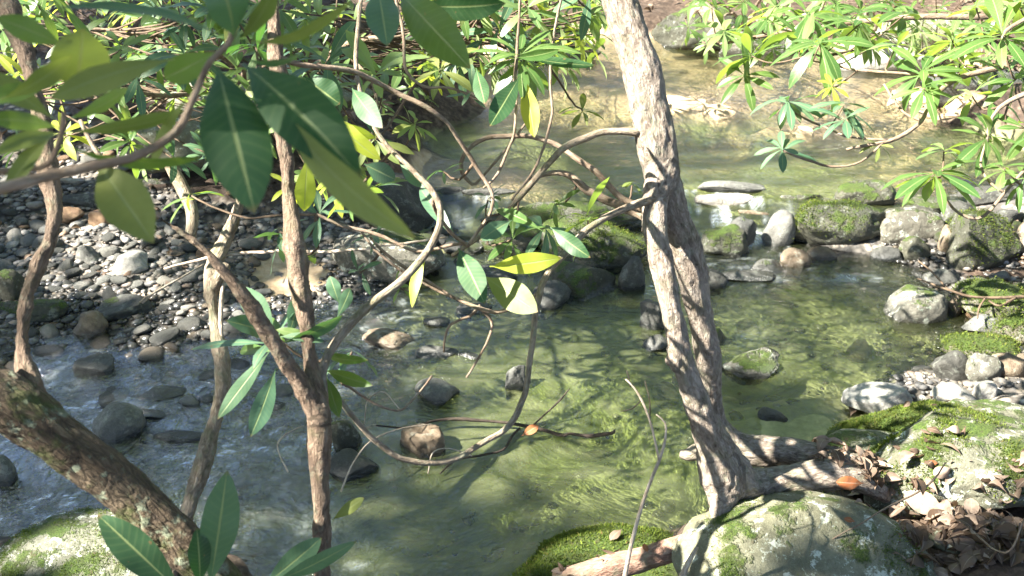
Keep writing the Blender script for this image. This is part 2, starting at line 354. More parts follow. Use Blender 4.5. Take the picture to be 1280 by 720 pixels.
gl = n.node('BsdfGlossy', {'Roughness': .04, 'Color': (1, 1, 1, 1), 'Normal': bmp})
s2 = n.node('MixShader', {0: n.range(fr.outputs[0], 0, 1, .02, 1), 1: s1.outputs[0], 2: gl.outputs[0]})
fd = n.node('BsdfPrincipled', {'Base Color': (.62, .68, .70, 1), 'Roughness': .35, 'Normal': bmp})
s3 = n.node('MixShader', {0: n.math('MULTIPLY', fo, n.range(b2, .35, .65, .08, .75)), 1: s2.outputs[0], 2: fd.outputs[0]})
n.fin(s3.outputs[0]); WATER = n.m
keep = (tzw < wz+.03)
fk = keep[wf].any(1); wf = wf[fk]
used, inv = np.unique(wf, return_inverse=True); wf = inv.reshape(wf.shape)
o = link('water', mesh('water', np.stack([wx, wy, wz], 1)[used], wf, {'depth': depth[used], 'rough': rough[used], 'foam_glint': foam_glint[used]}), WATER)
tag(o, kind='structure', label='clear shallow creek water in two pools')

# ------------------------------------------------------------------ rocks
_ico = {}
def ico(s):
    if s not in _ico:
        bm = bmesh.new(); bmesh.ops.create_icosphere(bm, subdivisions=s, radius=1)
        V = np.array([v.co[:] for v in bm.verts]); F = np.array([[v.index for v in f.verts] for f in bm.faces]); bm.free(); _ico[s] = (V, F)
    return _ico[s]
def rock_shape(seed, sub=4, facets=7, rough_=.10, blocky=.85, size=(1, 1, 1)):
    V, F = ico(sub); V = V.copy(); r = np.random.default_rng(seed)
    V = np.sign(V)*np.abs(V)**blocky; V /= np.maximum(1, np.abs(V).max())
    for k in range(facets):
        nn = r.normal(size=3); nn /= np.linalg.norm(nn); d = r.uniform(.55, .9)
        e = V@nn-d; V -= np.outer(np.maximum(e, 0)*.88, nn)
    nrm = V/np.linalg.norm(V, axis=1, keepdims=True)
    q = V+seed*3.7
    V = V+nrm*(fbm(q*1.6, 4, seed % 97)*rough_*2+fbm(q*7, 3, seed % 89)*rough_*.38+fbm(q*22, 2, seed % 83)*rough_*.12)[:, None]
    V = (V-(V.max(0)+V.min(0))/2)/((V.max(0)-V.min(0))/2)
    return V*np.array(size), F
ROCKS_POS = []
def rock(px, py, w, h, kind, label, name='rock', seed=None, tilt=0, z=None, sink=.3, cat='rock', facets=7, rgh=.1, group=None, blocky=.85, sub=None, dims=None):
    zz = z if z is not None else 0.0; yb = py+h/2
    for _ in range(3):
        g = G(px, yb, zz)
        if z is None: zz = max(tz(g[0], g[1]), float(wlevel(np.array([g[0]]), np.array([g[1]]))[0][0])-.01)
    t = GD(px, yb, zz); a_ = w*1.05*t/FPX/2; kap = .25
    def top(b, c):
        C = np.array([g[0], g[1]+.85*b, zz+kap*c]); d = C-CAM; dep = d@FW; v = d@UP; r_ = ray(px, py); phi = math.atan2(-r_[2], r_[1])
        return 360-FPX*(v+math.sqrt((c*math.cos(phi))**2+(b*math.sin(phi))**2))/dep
    lo_ = .95 if py < 330 else .6; b_ = a_*(.7 if py < 330 else .8); c_ = lo_*b_
    while top(b_, c_) < py-h/2 and b_ > .02: b_ *= .95; c_ = lo_*b_
    while top(b_, c_) > py-h/2 and c_ < a_*2.0: c_ *= 1.03
    z0 = zz+kap*c_
    g = np.array([g[0], g[1]+.85*b_, z0])
    if dims: a_, b_, c_ = dims; g = G(px, py, z)
    sd = seed if seed is not None else int(px*7+py*13) % 100000
    px_w = w
    sb = sub or (6 if w > 160 else 5 if w > 55 else 4)
    V, F = rock_shape(sd, sb, facets, rgh, blocky, (a_, b_, c_))
    if tilt:
        c, s = math.cos(R(tilt)), math.sin(R(tilt)); x = V[:, 0]*c+V[:, 2]*s; zz_ = -V[:, 0]*s+V[:, 2]*c; V = np.stack([x, V[:, 1], zz_], 1)
    o = link(name, mesh(name, V, F), ROCK[kind]); o.location = g
    tag(o, label, cat, group)
    ROCKS_POS.append((g[0], g[1], max(a_, b_)))
    return o
RK = [
 (915,236,82,22,'grey','flat grey slab stone lying alone at the upper pool edge right of the leaning trunk',0),
 (905,255,72,26,'pale','pale flat oval stone just below the grey slab beside the trunk',0),
 (943,272,42,16,'brown','small brown stone leaning on the pale flat oval stone',8),
 (925,292,40,40,'dark','dark wet stone under the little cascade',10),
 (975,287,38,46,'grey','upright grey stone between the cascade and the big mossy dam boulder',10),
 (1000,260,56,36,'darkmoss','dark mossy stone behind the upright grey dam stone',0),
 (1055,282,128,62,'darkmoss','largest mossy boulder in the stone dam, wide and rounded',0),
 (1085,246,74,40,'darkmoss','peaked mossy stone poking up behind the largest dam boulder',0),
 (1140,280,78,48,'mossy','rounded brownish grey boulder right of the largest mossy dam boulder',0),
 (1148,311,38,32,'darkmoss','small round moss-topped stone at the foot of the brownish dam boulder',0),
 (1187,296,26,44,'brown','narrow upright brown stone before the dark angular dam boulder',-12),
 (1238,302,88,66,'darkmoss','dark angular moss-streaked boulder at the right end of the dam',14),
 (1245,243,120,22,'dark','long dark slab like a log behind the dam at the right edge',0),
 (1203,266,56,30,'dark','dark stone behind the upright brown stone in the dam',0),
 (1262,272,34,24,'dark','small dark stone wedged between long slab and angular boulder',0),
 (1288,300,40,48,'brown','stone cut by the right edge of the picture in the dam',0),
 (996,323,36,28,'brown','small wet brown stone in the flow below the upright grey stone',0),
 (935,345,70,16,'dark','low dark wet stone in the riffle below the cascade',0),
 (893,350,34,26,'dark','dark wet stone beside the trunk below the cascade',0),
 (1150,382,76,46,'mossy','moss-patched grey boulder standing alone in the lower pool at right',0),
 (1199,374,25,40,'brown','upright split brown stone beside the lone moss-patched boulder',6),
 (1180,348,46,20,'dark','flat dark wet stone between the dam and the lone boulder',0),
 (1225,356,50,16,'dark','low dark stone under the bare twig on the right',0),
 (1250,374,88,46,'green','bright mossy slab at right edge above the red-brown stone',0),
 (1225,393,26,20,'rust','small red-brown stone below the bright mossy slab',0),
 (1240,405,60,22,'grey','flat grey stone below the red-brown stone',0),
 (1274,412,48,44,'green','moss-covered round stone at the right edge',0),
 (1236,434,98,36,'green','long mossy flat stone lowest in the right stone pile',0),
 (1194,456,48,40,'dark','dark wet stone at the water end of the right stone pile',0),
 (1232,460,42,34,'mossy','small olive stone between dark wet stone and tan stone',0),
 (1266,456,50,34,'brown','tan smooth stone at the right edge of the pile',0),
 (943,455,74,40,'mossy','low mottled rock half under water right of the trunk',0),
 (1105,500,88,40,'pale','bright white-topped rock at the water edge near the bank',0),
 (1200,497,54,34,'pale','pale sunlit rock on the bank left of its smaller twin',0),
 (1232,489,30,28,'pale','smaller pale sunlit rock leaning beside the larger one',10),
 (890,421,44,30,'darkmoss','dark mossy stone showing right of the twin trunk',0),
 (818,395,34,38,'dark','dark stone peeping out left of the trunk',0),
 (826,430,40,24,'dark','low dark stone at the water left of the trunk',0),
 (745,306,132,62,'darkmoss','big rounded moss-capped boulder left of the leaning trunk',0),
 (733,351,90,50,'darkmoss','dark angular boulder below the big moss-capped one',12),
 (688,371,52,38,'dark','dark wet rock at left foot of the angular boulder',0),
 (790,340,34,50,'dark','dark stone in the shadow between moss-capped boulder and trunk',0),
 (482,322,138,70,'mossy','large grey boulder with sunlit flat top in the middle left',4),
 (488,250,120,66,'dark','dark wet slanting rock at left end of the upper pool',22),
 (560,250,60,36,'dark','small dark stone right of the slanting rock by the upper pool',0),
 (612,252,70,34,'dark','second dark stone along the outlet of the upper pool',0),
 (705,272,200,40,'darkmoss','long low mossy slab at the lip of the upper pool',0),
 (908,302,58,40,'darkmoss','wet green ledge under the cascade beside the trunk',0),
 (962,334,46,22,'dark','flat dark wet stone below the small brown stone in the riffle',0),
 (1112,318,44,22,'dark','dark stone at the foot of the largest dam boulder on its right',0),
 (1028,318,40,18,'brown','low brown stone at the foot of the largest dam boulder on its left',0),
 (1165,262,60,26,'darkmoss','dark stone behind the brownish dam boulder',0),
 (640,300,80,36,'darkmoss','mossy dark stone in the shade left of the big moss-capped boulder',0),
 (618,345,56,24,'dark','flat dark stone awash left of the dark wet rock',0),
 (545,490,54,36,'grey','smooth wet grey stone at the left margin of the green pool',0),
 (644,473,28,32,'dark','pointed black stone alone in the green pool',20),
 (490,427,74,26,'brown','tan and brown broken stone on the gravel by the pool',6),
 (545,441,52,20,'dark','dark low stone right of the tan broken stone',0),
 (586,446,34,12,'dark','thin dark stone awash in the pool',0),
 (546,402,34,18,'dark','small black pointed rock in the shallow run',10),
 (592,388,46,18,'dark','flat black rock in the shallow run right of its pointed neighbour',0),
 (440,583,66,40,'dark','dark rock at the left edge of the deep pool beside the brown stem',14),
 (434,545,34,46,'darkmoss','dark mossy rock standing behind the brown stem',-20),
 (527,554,56,40,'brown','brown rock under shallow water below the branch loop',0),
 (142,531,62,48,'grey','smooth rounded dark grey rock standing in the left riffle',0),
 (199,492,56,24,'grey','low grey stone above the smooth rounded rock in the riffle',0),
 (150,388,62,34,'dark','dark blue-grey rock at the edge of the gravel bar',0),
 (110,406,40,34,'brown','brown squarish rock left of the blue-grey rock on the gravel bar',0),
 (155,332,52,32,'pale','bright pale oblong rock in the sun on the gravel bar',-25),
 (108,318,28,26,'grey','round olive grey stone left of the bright oblong rock',0),
 (115,457,52,26,'dark','dark flat rock in the rapid water on the left',0),
 (102,254,64,22,'dark','dark brown loaf-shaped rock at the back of the gravel bar',0),
 (126,272,32,20,'rust','rusty orange stone below the dark loaf-shaped rock',0),
 (86,268,30,18,'rust','tan stone left of the rusty orange one',0),
 (200,246,56,34,'mossy','rock with a green top behind the gravel bar',0),
 (88,240,44,18,'pale','pale flat stone above the loaf-shaped rock',0),
 (34,386,84,32,'darkmoss','mossy dark rock at the left edge behind the upright stem',0),
 (8,358,40,40,'darkmoss','mossy rock cut by the left picture edge',0),
 (222,546,64,20,'dark','flat dark stone awash beside the pale rear stem',0),
 (235,503,28,18,'grey','small grey stone by the rear stem in the riffle',0),
 (258,500,24,16,'dark','small dark stone touching the rear stem',0),
 (181,519,48,14,'dark','thin flat stone right of the smooth rounded rock',0),
 (349,490,32,20,'grey','grey stone below the hanging leaf cluster',0),
 (342,508,34,14,'dark','dark flat stone under the grey one below the hanging leaves',0),
 (2,577,30,62,'grey','grey rock cut by the left edge beneath the thick trunk',0),
]
for px, py, w, h, k, lab, ti in RK:
    rock(px, py, w, h, k, lab, tilt=ti, rgh=.07 if k in ('grey', 'pale') else .1, cat='rock')
rock(100, 718, 290, 140, 'lichen2', 'pale mossy boulder in the bottom left corner under the thick trunk', 'boulder', seed=5, z=-.08, cat='boulder', rgh=.06)
rock(275, 730, 170, 90, 'pale', 'pale sunlit rock behind the big upright leaf at bottom left', 'boulder', seed=15, z=-.1, cat='boulder', rgh=.07)
rock(1006, 738, 370, 260, 'lichen', 'huge lichen-spotted green-grey boulder at the bottom, right of the roots', 'boulder', seed=29, z=.29, dims=(.37, .31, .25), facets=3, blocky=1.0, cat='boulder', rgh=.06)
rock(1238, 572, 310, 165, 'lichen2', 'large boulder with bright moss and white lichen on the right bank', 'boulder', seed=31, z=.33, cat='boulder', rgh=.09, tilt=-18)
rock(1130, 535, 170, 62, 'green', 'low rock thickly covered in bright green moss at the water edge', 'boulder', seed=37, z=.10, cat='boulder', rgh=.07, tilt=-10)
rock(1095, 570, 130, 60, 'lichen', 'smooth grey rock with a round lichen spot in front of the mossy one', 'boulder', seed=41, z=.14, cat='boulder', rgh=.05)
rock(765, 722, 260, 132, 'green', 'mossy slab at the bottom edge beneath the fallen log', 'boulder', seed=43, z=-.02, cat='boulder', rgh=.08)
rock(1240, 672, 130, 66, 'lichen', 'small grey rock in the leaf litter at bottom right', 'rock', seed=47, z=.36, rgh=.07)
# far side
rock(875, 32, 110, 44, 'darkmoss', 'mossy rock ledge on the far bank right of the trunk', seed=51, z=.2)
rock(960, 52, 120, 34, 'mossy', 'pale mossy rock on the far bank behind the bright leaves', seed=52, z=.13)
rock(1105, 74, 110, 36, 'pale', 'pale sunlit rock at the far water edge', seed=53, z=.12)
rock(1235, 106, 150, 40, 'dark', 'dark undercut rock on the far bank at right', seed=54, z=.2)
rock(1180, 40, 150, 40, 'lichen', 'grey lichened rock higher on the far bank at top right', seed=57, z=.3)
rock(330, 118, 260, 70, 'lichen', 'wide grey outcrop behind the leaves at upper left', seed=55, z=.5)
rock(200, 168, 110, 60, 'lichen', 'block of lichened rock behind the foreground leaves', seed=56, z=.4)
rock(520, 45, 160, 50, 'grey', 'grey streamside rock at top centre behind the leaves', seed=58, z=.45)
rock(690, 60, 120, 30, 'darkmoss', 'low dark rock on the far shore left of the trunk', seed=59, z=.13)

n = newmat('moss_tuft'); r_ = n.attr('rn', 'Fac'); tc = n.node('NewGeometry').outputs['Position']
col = n.ramp(r_, [(0, (.015, .026, .005)), (.5, (.055, .085, .011)), (.9, (.13, .17, .024)), (1, (.12, .08, .03))])
col = n.mix(n.range(n.noise(tc, 14, 4, .7), .4, .65, 0, .7), col, (.045, .05, .014))
pb = n.node('BsdfPrincipled', {'Base Color': col, 'Roughness': .8, 'Specular IOR Level': .2}); tb = n.node('BsdfTranslucent', {'Color': (.2, .3, .03, 1)})
n.fin(n.node('MixShader', {0: .25, 1: pb.outputs[0], 2: tb.outputs[0]}).outputs[0]); MOSS = n.m
def moss_on(o, count, cover, ln=.010):
    m = o.data; V = np.array([v.co[:] for v in m.vertices]); N_ = np.array([v.normal[:] for v in m.vertices]); W = V+np.array(o.location)
    f = fbm(W*7+3, 4, 61)+.22*N_[:, 2]; f = np.where(N_[:, 2] > .0, f, -9); idx = np.where((f > np.quantile(f[N_[:, 2] > .0], 1-cover)) & (W[:, 2] > .02))[0]
    if not len(idx): return
    i = rng.choice(idx, count); sp = np.sqrt(4*math.pi*.3*.25/len(V))*1.2
    p = V[i]+rng.normal(size=(count, 3))*sp; p -= N_[i]*((p-V[i])*N_[i]).sum(1, keepdims=True); p -= N_[i]*.002
    d = N_[i]+rng.normal(size=(count, 3))*.55; d /= np.linalg.norm(d, axis=1, keepdims=True); s_ = np.cross(d, rng.normal(size=(count, 3))); s_ /= np.linalg.norm(s_, axis=1, keepdims=True)
    L = ln*rng.uniform(.5, 1.3, (count, 1)); VV = np.stack([p-s_*L*.22, p+s_*L*.22, p+d*L], 1).reshape(-1, 3)
    c_ = link('moss', mesh('moss', VV, np.arange(3*count).reshape(count, 3), {'rn': np.repeat(rng.random(count), 3)}, False), MOSS); c_.parent = o; c_.location = (0, 0, 0)
for o in list(bpy.data.objects):
    lb_ = o.get('label', '')
    if lb_.startswith('mossy slab at the bottom'): moss_on(o, 14000, .6)
    elif lb_.startswith('low rock thickly'): moss_on(o, 12000, .8)
    elif lb_.startswith('large boulder with bright'): moss_on(o, 9000, .3)
    elif lb_.startswith('pale mossy boulder in'): moss_on(o, 6000, .3, .008)
    elif lb_.startswith('huge lichen'): moss_on(o, 6000, .2, .007)
    elif 'mossy slab at right edge' in lb_ or 'moss-covered round' in lb_ or 'long mossy flat' in lb_: moss_on(o, 2500, .8)
    elif 'moss-capped boulder left' in lb_ or 'largest mossy boulder' in lb_ or 'angular moss-streaked' in lb_: moss_on(o, 4000, .5)
# cobbles: individuals copied from a few shapes
CB = {}
for k in ('grey', 'dark', 'pale', 'brown', 'darkmoss', 'rust'):
    CB[k] = []
    for s in range(3):
        V, F = rock_shape(900+s*7+len(k), 3, 5, .06, .9); me = mesh('cobble', V, F); me.materials.append(ROCK[k]); CB[k].append(me)
def scatter(region, count, smin, smax, kinds, label, group, name='cobble', zoff=.25, cat='stone', tries=6000):
    done = 0
    for _ in range(tries):
        if done >= count: break
        px = random.uniform(region[0], region[2]); py = random.uniform(region[1], region[3])
        g = G(px, py, .03); z, k_ = look(g[0], g[1]); z = float(z[0])
        s = smin*(smax/smin)**(random.random()**1.6)
        if any((g[0]-a_)**2+(g[1]-b_)**2 < (c_*.8+s)**2 for a_, b_, c_ in ROCKS_POS): continue
        o = bpy.data.objects.new(name, random.choice(CB[random.choice(kinds)])); COL.objects.link(o)
        f = random.uniform(.32, .62)
        o.scale = (s*random.uniform(.9, 1.4), s*random.uniform(.75, 1), s*f); o.location = (g[0], g[1], z+s*f*zoff)
        o.rotation_euler = (random.uniform(-.25, .25), random.uniform(-.25, .25), random.uniform(0, 6.28))
        tag(o, label, cat, group); ROCKS_POS.append((g[0], g[1], s*.9)); done += 1
scatter((-20, 225, 330, 420), 190, .026, .075, ('grey', 'grey', 'pale', 'dark', 'dark', 'grey', 'grey', 'pale', 'dark', 'grey', 'brown', 'rust'), 'one of many rounded cobbles loose on the dry gravel bar at left', 'cobbles on the gravel bar', zoff=.4)
scatter((0, 415, 400, 600), 60, .03, .065, ('dark', 'grey', 'dark', 'brown'), 'one of many wet cobbles awash in the left riffle', 'wet cobbles in the left riffle', zoff=.35)
scatter((400, 390, 560, 530), 36, .025, .06, ('grey', 'dark', 'brown', 'pale'), 'one of many small stones on the gravel spit beside the pool', 'stones on the gravel spit', zoff=.4)
scatter((1130, 325, 1290, 480), 26, .025, .06, ('dark', 'brown', 'darkmoss', 'grey'), 'one of many small stones among the mossy rocks at right', 'small stones by the right bank')
scatter((620, 330, 1150, 600), 14, .04, .08, ('dark', 'brown'), 'one of several dim stones lying under the pool water', 'stones under the pool', zoff=.2)

scatter((965, 262, 1290, 318), 34, .04, .085, ('darkmoss', 'darkmoss', 'dark', 'grey'), 'one of many dark stones filling the gaps of the dam on the right', 'stones filling the right dam', zoff=1.0)
scatter((520, 262, 830, 335), 22, .04, .085, ('darkmoss', 'dark'), 'one of many dark stones filling the gaps of the dam left of the trunk', 'stones filling the left dam', zoff=.9)
# gravel as one mass
def pebbles(name, region, count, smin, smax, label, cond):
    V0, F0 = ico(1); VV = []; FF = []; RR = []; base = 0
    px = rng.uniform(region[0], region[2], count*4); py = rng.uniform(region[1], region[3], count*4)
    g = np.array([G(a_, b_, .0) for a_, b_ in zip(px, py)]); z, k_ = look(g[:, 0], g[:, 1])
    ok = np.where(cond(z, k_))[0][:count]
    for i in ok:
        s = smin*(smax/smin)**(rng.random()**2); th = rng.uniform(0, 6.28)
        V = V0*(1+.16*rng.normal(size=(len(V0), 1)))*np.array([s*rng.uniform(.9, 1.5), s, s*rng.uniform(.28, .55)])
        c, s_ = math.cos(th), math.sin(th); V = np.stack([V[:, 0]*c-V[:, 1]*s_, V[:, 0]*s_+V[:, 1]*c, V[:, 2]], 1)
        VV.append(V+np.array([g[i, 0], g[i, 1], z[i]+s*.15])); FF.append(F0+base); base += len(V0); RR.append(np.full(len(V0), rng.random()))
    o = link(name, mesh(name, np.concatenate(VV), np.concatenate(FF), {'rn': np.concatenate(RR)}), PEB)
    tag(o, label, kind='stuff', cat='gravel')
n = newmat('pebble'); tc = n.node('NewGeometry').outputs['Position']
col = n.ramp(n.attr('rn', 'Fac'), [(0, (.025, .025, .025)), (.3, (.065, .065, .065)), (.55, (.10, .08, .055)), (.78, (.15, .145, .135)), (.95, (.30, .28, .26)), (1, (.19, .11, .06))])
col = n.mix(n.range(n.noise(tc, 90, 4, .7), .4, .65, 0, .45), col, (.07, .065, .055))
wet = n.range(n.math('SUBTRACT', n.node('SeparateXYZ', {0: tc}).outputs[2], n.math('MULTIPLY', n.range(n.noise(tc, 3.5, 4, .7), .4, .62), .05)), .01, .035, 1, 0)
col = n.mix(wet, col, n.mix(.55, col, (.01, .01, .008)))
n.fin(n.node('BsdfPrincipled', {'Base Color': col, 'Roughness': n.range(wet, 0, 1, .75, .2), 'Normal': n.bump(n.noise(tc, 200, 3), .4, .004)}).outputs[0]); PEB = n.m
pebbles('gravel', (-60, 215, 580, 640), 13000, .007, .03, 'small gravel covering the bar and the shallow bed at left', lambda z, k: (k[:, 2] > .3) & (z > -.12))
pebbles('gravel_patch', (1100, 290, 1300, 510), 2200, .006, .024, 'small gravel between the rocks on the right', lambda z, k: z > -.1)
pebbles('streambed_gravel', (430, 330, 1150, 640), 300, .010, .035, 'scattered pebbles on the bed under the pool', lambda z, k: z < -.02)

# ------------------------------------------------------------------ tubes
def resample(pts, rad, step):
    pts = np.array(pts, float); rad = np.array(rad, float); N = len(pts)
    ext = np.vstack([2*pts[0]-pts[1], pts, 2*pts[-1]-pts[-2]]); er = np.concatenate([[rad[0]], rad, [rad[-1]]])
    O = []; OR = []
    for i in range(N-1):
        p0, p1, p2, p3_ = ext[i:i+4]; L = np.linalg.norm(p2-p1); m_ = max(2, int(L/step))
        for k in range(m_):
            t = k/m_
            O.append(.5*((2*p1)+(-p0+p2)*t+(2*p0-5*p1+4*p2-p3_)*t*t+(-p0+3*p1-3*p2+p3_)*t**3)); OR.append(er[i+1]*(1-t)+er[i+2]*t)
    O.append(pts[-1]); OR.append(rad[-1]); return np.array(O), np.array(OR)
def tube_geo(pts, rad, step=.02, seg=10, wob=.08, seed=0, wiggle=0.0):
    C_, r_ = resample(pts, rad, step)
    if wiggle:
        q = np.stack([np.arange(len(C_))*step*9, C_[:, 0]*0+seed, C_[:, 0]*0], 1); env = np.sin(np.linspace(0, math.pi, len(C_)))[:, None]**.5
        C_ = C_+np.stack([fbm(q, 3, 5), fbm(q, 3, 6), fbm(q, 3, 7)], 1)*wiggle*env
    T = np.gradient(C_, axis=0); T /= np.linalg.norm(T, axis=1, keepdims=True)+1e-9
    u = np.cross(T[0], [.3, 1, .2]); u /= np.linalg.norm(u)
    v = np.concatenate([[0], np.cumsum(np.linalg.norm(np.diff(C_, axis=0), axis=1))])
    VV = []; BC = []; th = np.linspace(0, 2*math.pi, seg, endpoint=False)
    for i in range(len(C_)):
        u = u-T[i]*np.dot(u, T[i]); u /= np.linalg.norm(u); w = np.cross(T[i], u)
        VV.append(C_[i]+r_[i]*(np.outer(np.cos(th), u)+np.outer(np.sin(th), w)))
        BC.append(np.stack([r_[i]*np.cos(th)+seed*.37, r_[i]*np.sin(th), np.full(seg, v[i])], 1))
    V = np.concatenate(VV); BC = np.concatenate(BC)
    ctr = np.repeat(C_, seg, axis=0); nn = (V-ctr); L = np.linalg.norm(nn, axis=1, keepdims=True)+1e-9; nn = nn/L
    V = V+nn*L*(fbm(BC*np.array([40, 40, 12]), 3, seed)*wob*2)[:, None]
    F = []
    for i in range(len(C_)-1):
        for k in range(seg): F.append((i*seg+k, i*seg+(k+1) % seg, (i+1)*seg+(k+1) % seg, (i+1)*seg+k))
    V = np.vstack([V, C_[0], C_[-1]]); BC = np.vstack([BC, BC[0], BC[-1]]); a_ = len(V)-2
    for k in range(seg):
        F.append((a_, (k+1) % seg, k, k)); q0 = (len(C_)-1)*seg; F.append((a_+1, q0+k, q0+(k+1) % seg, q0+(k+1) % seg))
    F = [tuple(dict.fromkeys(f)) for f in F]
    return V, F, BC, C_
def px_path(path):   # (px, py, depth, width_px)
    return [P(a_, b_, d) for a_, b_, d, w in path], [w*d/FPX/2 for a_, b_, d, w in path]
_sd = [0]
def branch(name, path, mat, parent, step=.02, seg=8, wob=.07, wiggle=0.0):
    _sd[0] += 1
    pts, rad = (path[0], path[1]) if isinstance(path, tuple) else px_path(path)
    V, F, BC, C_ = tube_geo(pts, [r_*.86 for r_ in rad], step, seg, wob, _sd[0], wiggle)
    o = link(name, mesh(name, V, F, {'bc': BC}), mat, parent)
    return o, C_
def trunk(name, paths, mat, parent, voxel=.007, smooth=3, slim=.82):
    VV = []; FF = []; base = 0; centers = []; cv = []
    for i, path in enumerate(paths):
        pts, rad = px_path(path); V, F, BC, C_ = tube_geo(pts, [r_*slim*.94 for r_ in rad], .025, 20, .08, 60+i)
        VV.append(V); FF += [tuple(x+base for x in f) for f in F]; base += len(V)
        v = np.concatenate([[0], np.cumsum(np.linalg.norm(np.diff(C_, axis=0), axis=1))]); centers.append(C_); cv.append(v+i*3.1)
    me = bpy.data.meshes.new('tmp'); me.from_pydata(np.concatenate(VV).tolist(), [], FF); o = bpy.data.objects.new('tmp', me); COL.objects.link(o)
    r = o.modifiers.new('r', 'REMESH'); r.mode = 'VOXEL'; r.voxel_size = voxel; s = o.modifiers.new('s', 'SMOOTH'); s.iterations = smooth; s.factor = .5
    dg = bpy.context.evaluated_depsgraph_get(); m2 = bpy.data.meshes.new_from_object(o.evaluated_get(dg))
    bpy.data.objects.remove(o)
    V = np.array([v.co[:] for v in m2.vertices]); F = [tuple(p.vertices) for p in m2.polygons]
    CC = np.concatenate(centers); CVV = np.concatenate(cv)
    TT = np.concatenate([np.gradient(c, axis=0) for c in centers]); TT /= np.linalg.norm(TT, axis=1, keepdims=True)
    ax = np.array([0.3, 1, .2]); U = np.cross(TT, ax); U /= np.linalg.norm(U, axis=1, keepdims=True); W = np.cross(TT, U)
    BC = np.zeros_like(V)
    for i in range(0, len(V), 4000):
        d = V[i:i+4000, None]-CC[None]; j = (d**2).sum(2).argmin(1); dd = V[i:i+4000]-CC[j]
        BC[i:i+4000] = np.stack([(dd*U[j]).sum(1), (dd*W[j]).sum(1), CVV[j]+(dd*TT[j]).sum(1)], 1)
    nr = np.array([v.normal[:] for v in m2.vertices])
    V = V+nr*((fbm(BC*np.array([85, 85, 30]), 3, 3))*.0065+fbm(BC*np.array([14, 14, 6]), 3, 5)*.012)[:, None]
    return link(name, mesh(name, V, F, {'bc': BC}), mat, parent)

# ------------------------------------------------------------------ leaves
def leaf_geo(base, tip, width, nrm, bend=.12, fold=.18, segs=7, rnd=None, curl=0.0, shape=1.25):
    base = np.array(base, float); tip = np.array(tip, float); ax = tip-base; L = np.linalg.norm(ax); ax = ax/L
    nrm = np.array(nrm, float); nrm = nrm-ax*np.dot(nrm, ax); nrm /= np.linalg.norm(nrm)+1e-9; sd = np.cross(ax, nrm)
    rnd = random.random() if rnd is None else rnd
    t = np.linspace(0, 1, segs+1); wv = np.clip(np.sin(math.pi*np.clip((t-.07)/.93, 0, 1)**shape), 0, 1)**.78; wv = np.maximum(wv, .06*(t < .2)); wv[-1] = .02
    cx = base+np.outer(t*L, ax)+np.outer(bend*L*4*t*(1-t), nrm)
    us = np.array([-1, -.5, 0, .5, 1.]) if segs > 5 else np.array([-1, 0, 1.])
    V = []; A = []
    ph = random.uniform(0, 6)
    for i in range(segs+1):
        w = wv[i]*width/2
        for u in us:
            V.append(cx[i]+sd*u*w+nrm*(fold*abs(u)*w-curl*u*u*w+.09*w*math.sin(t[i]*17+ph+u)*abs(u))); A.append((u, t[i], rnd))
    k = len(us); F = []
    for i in range(segs):
        for j in range(k-1): F.append((i*k+j, i*k+j+1, (i+1)*k+j+1, (i+1)*k+j))
    return np.array(V), F, np.array(A)
class LB:
    def __init__(s): s.V = []; s.F = []; s.A = []; s.n = 0
    def add(s, g):
        V, F, A = g; s.V.append(V); s.F += [tuple(x+s.n for x in f) for f in F]; s.A.append(A); s.n += len(V)
    def addtube(s, pts, rad):
        V, F, BC, _ = tube_geo(pts, rad, .06, 5, 0, 1); s.V.append(V); s.F += [tuple(x+s.n for x in f) for f in F]; s.A.append(np.tile([0., .5, .5], (len(V), 1))); s.n += len(V)
    def build(s, name, mat, parent=None): return link(name, mesh(name, np.concatenate(s.V), s.F, {'lf': np.concatenate(s.A)}), mat, parent)
CAMV = lambda p: (CAM-p)/np.linalg.norm(CAM-p)
def px_leaf(name, x0, y0, x1, y1, w, d0, d1, mat, parent, roll=0, bend=.06, back=False, shape=1.25, fold=.14):
    a_, b_ = P(x0, y0, d0), P(x1, y1, d1); n_ = CAMV((a_+b_)/2); ax = (b_-a_)/np.linalg.norm(b_-a_)
    side = np.cross(ax, n_); c, s = math.cos(R(roll)), math.sin(R(roll)); n_ = n_*c+side*s
    if back: n_ = -n_
    lb = LB(); W = w*(d0+d1)/2/FPX/max(.35, abs(c)); lb.add(leaf_geo(a_, b_, W, n_, (bend+random.uniform(-.03, .05)) if not back else -bend, fold+random.uniform(-.1, .15), 14, None, random.uniform(-.15, .3), shape*random.uniform(.9, 1.1)))
    pd = ax*.0; lb.V[0] = lb.V[0]
    return lb.build(name, mat, parent)
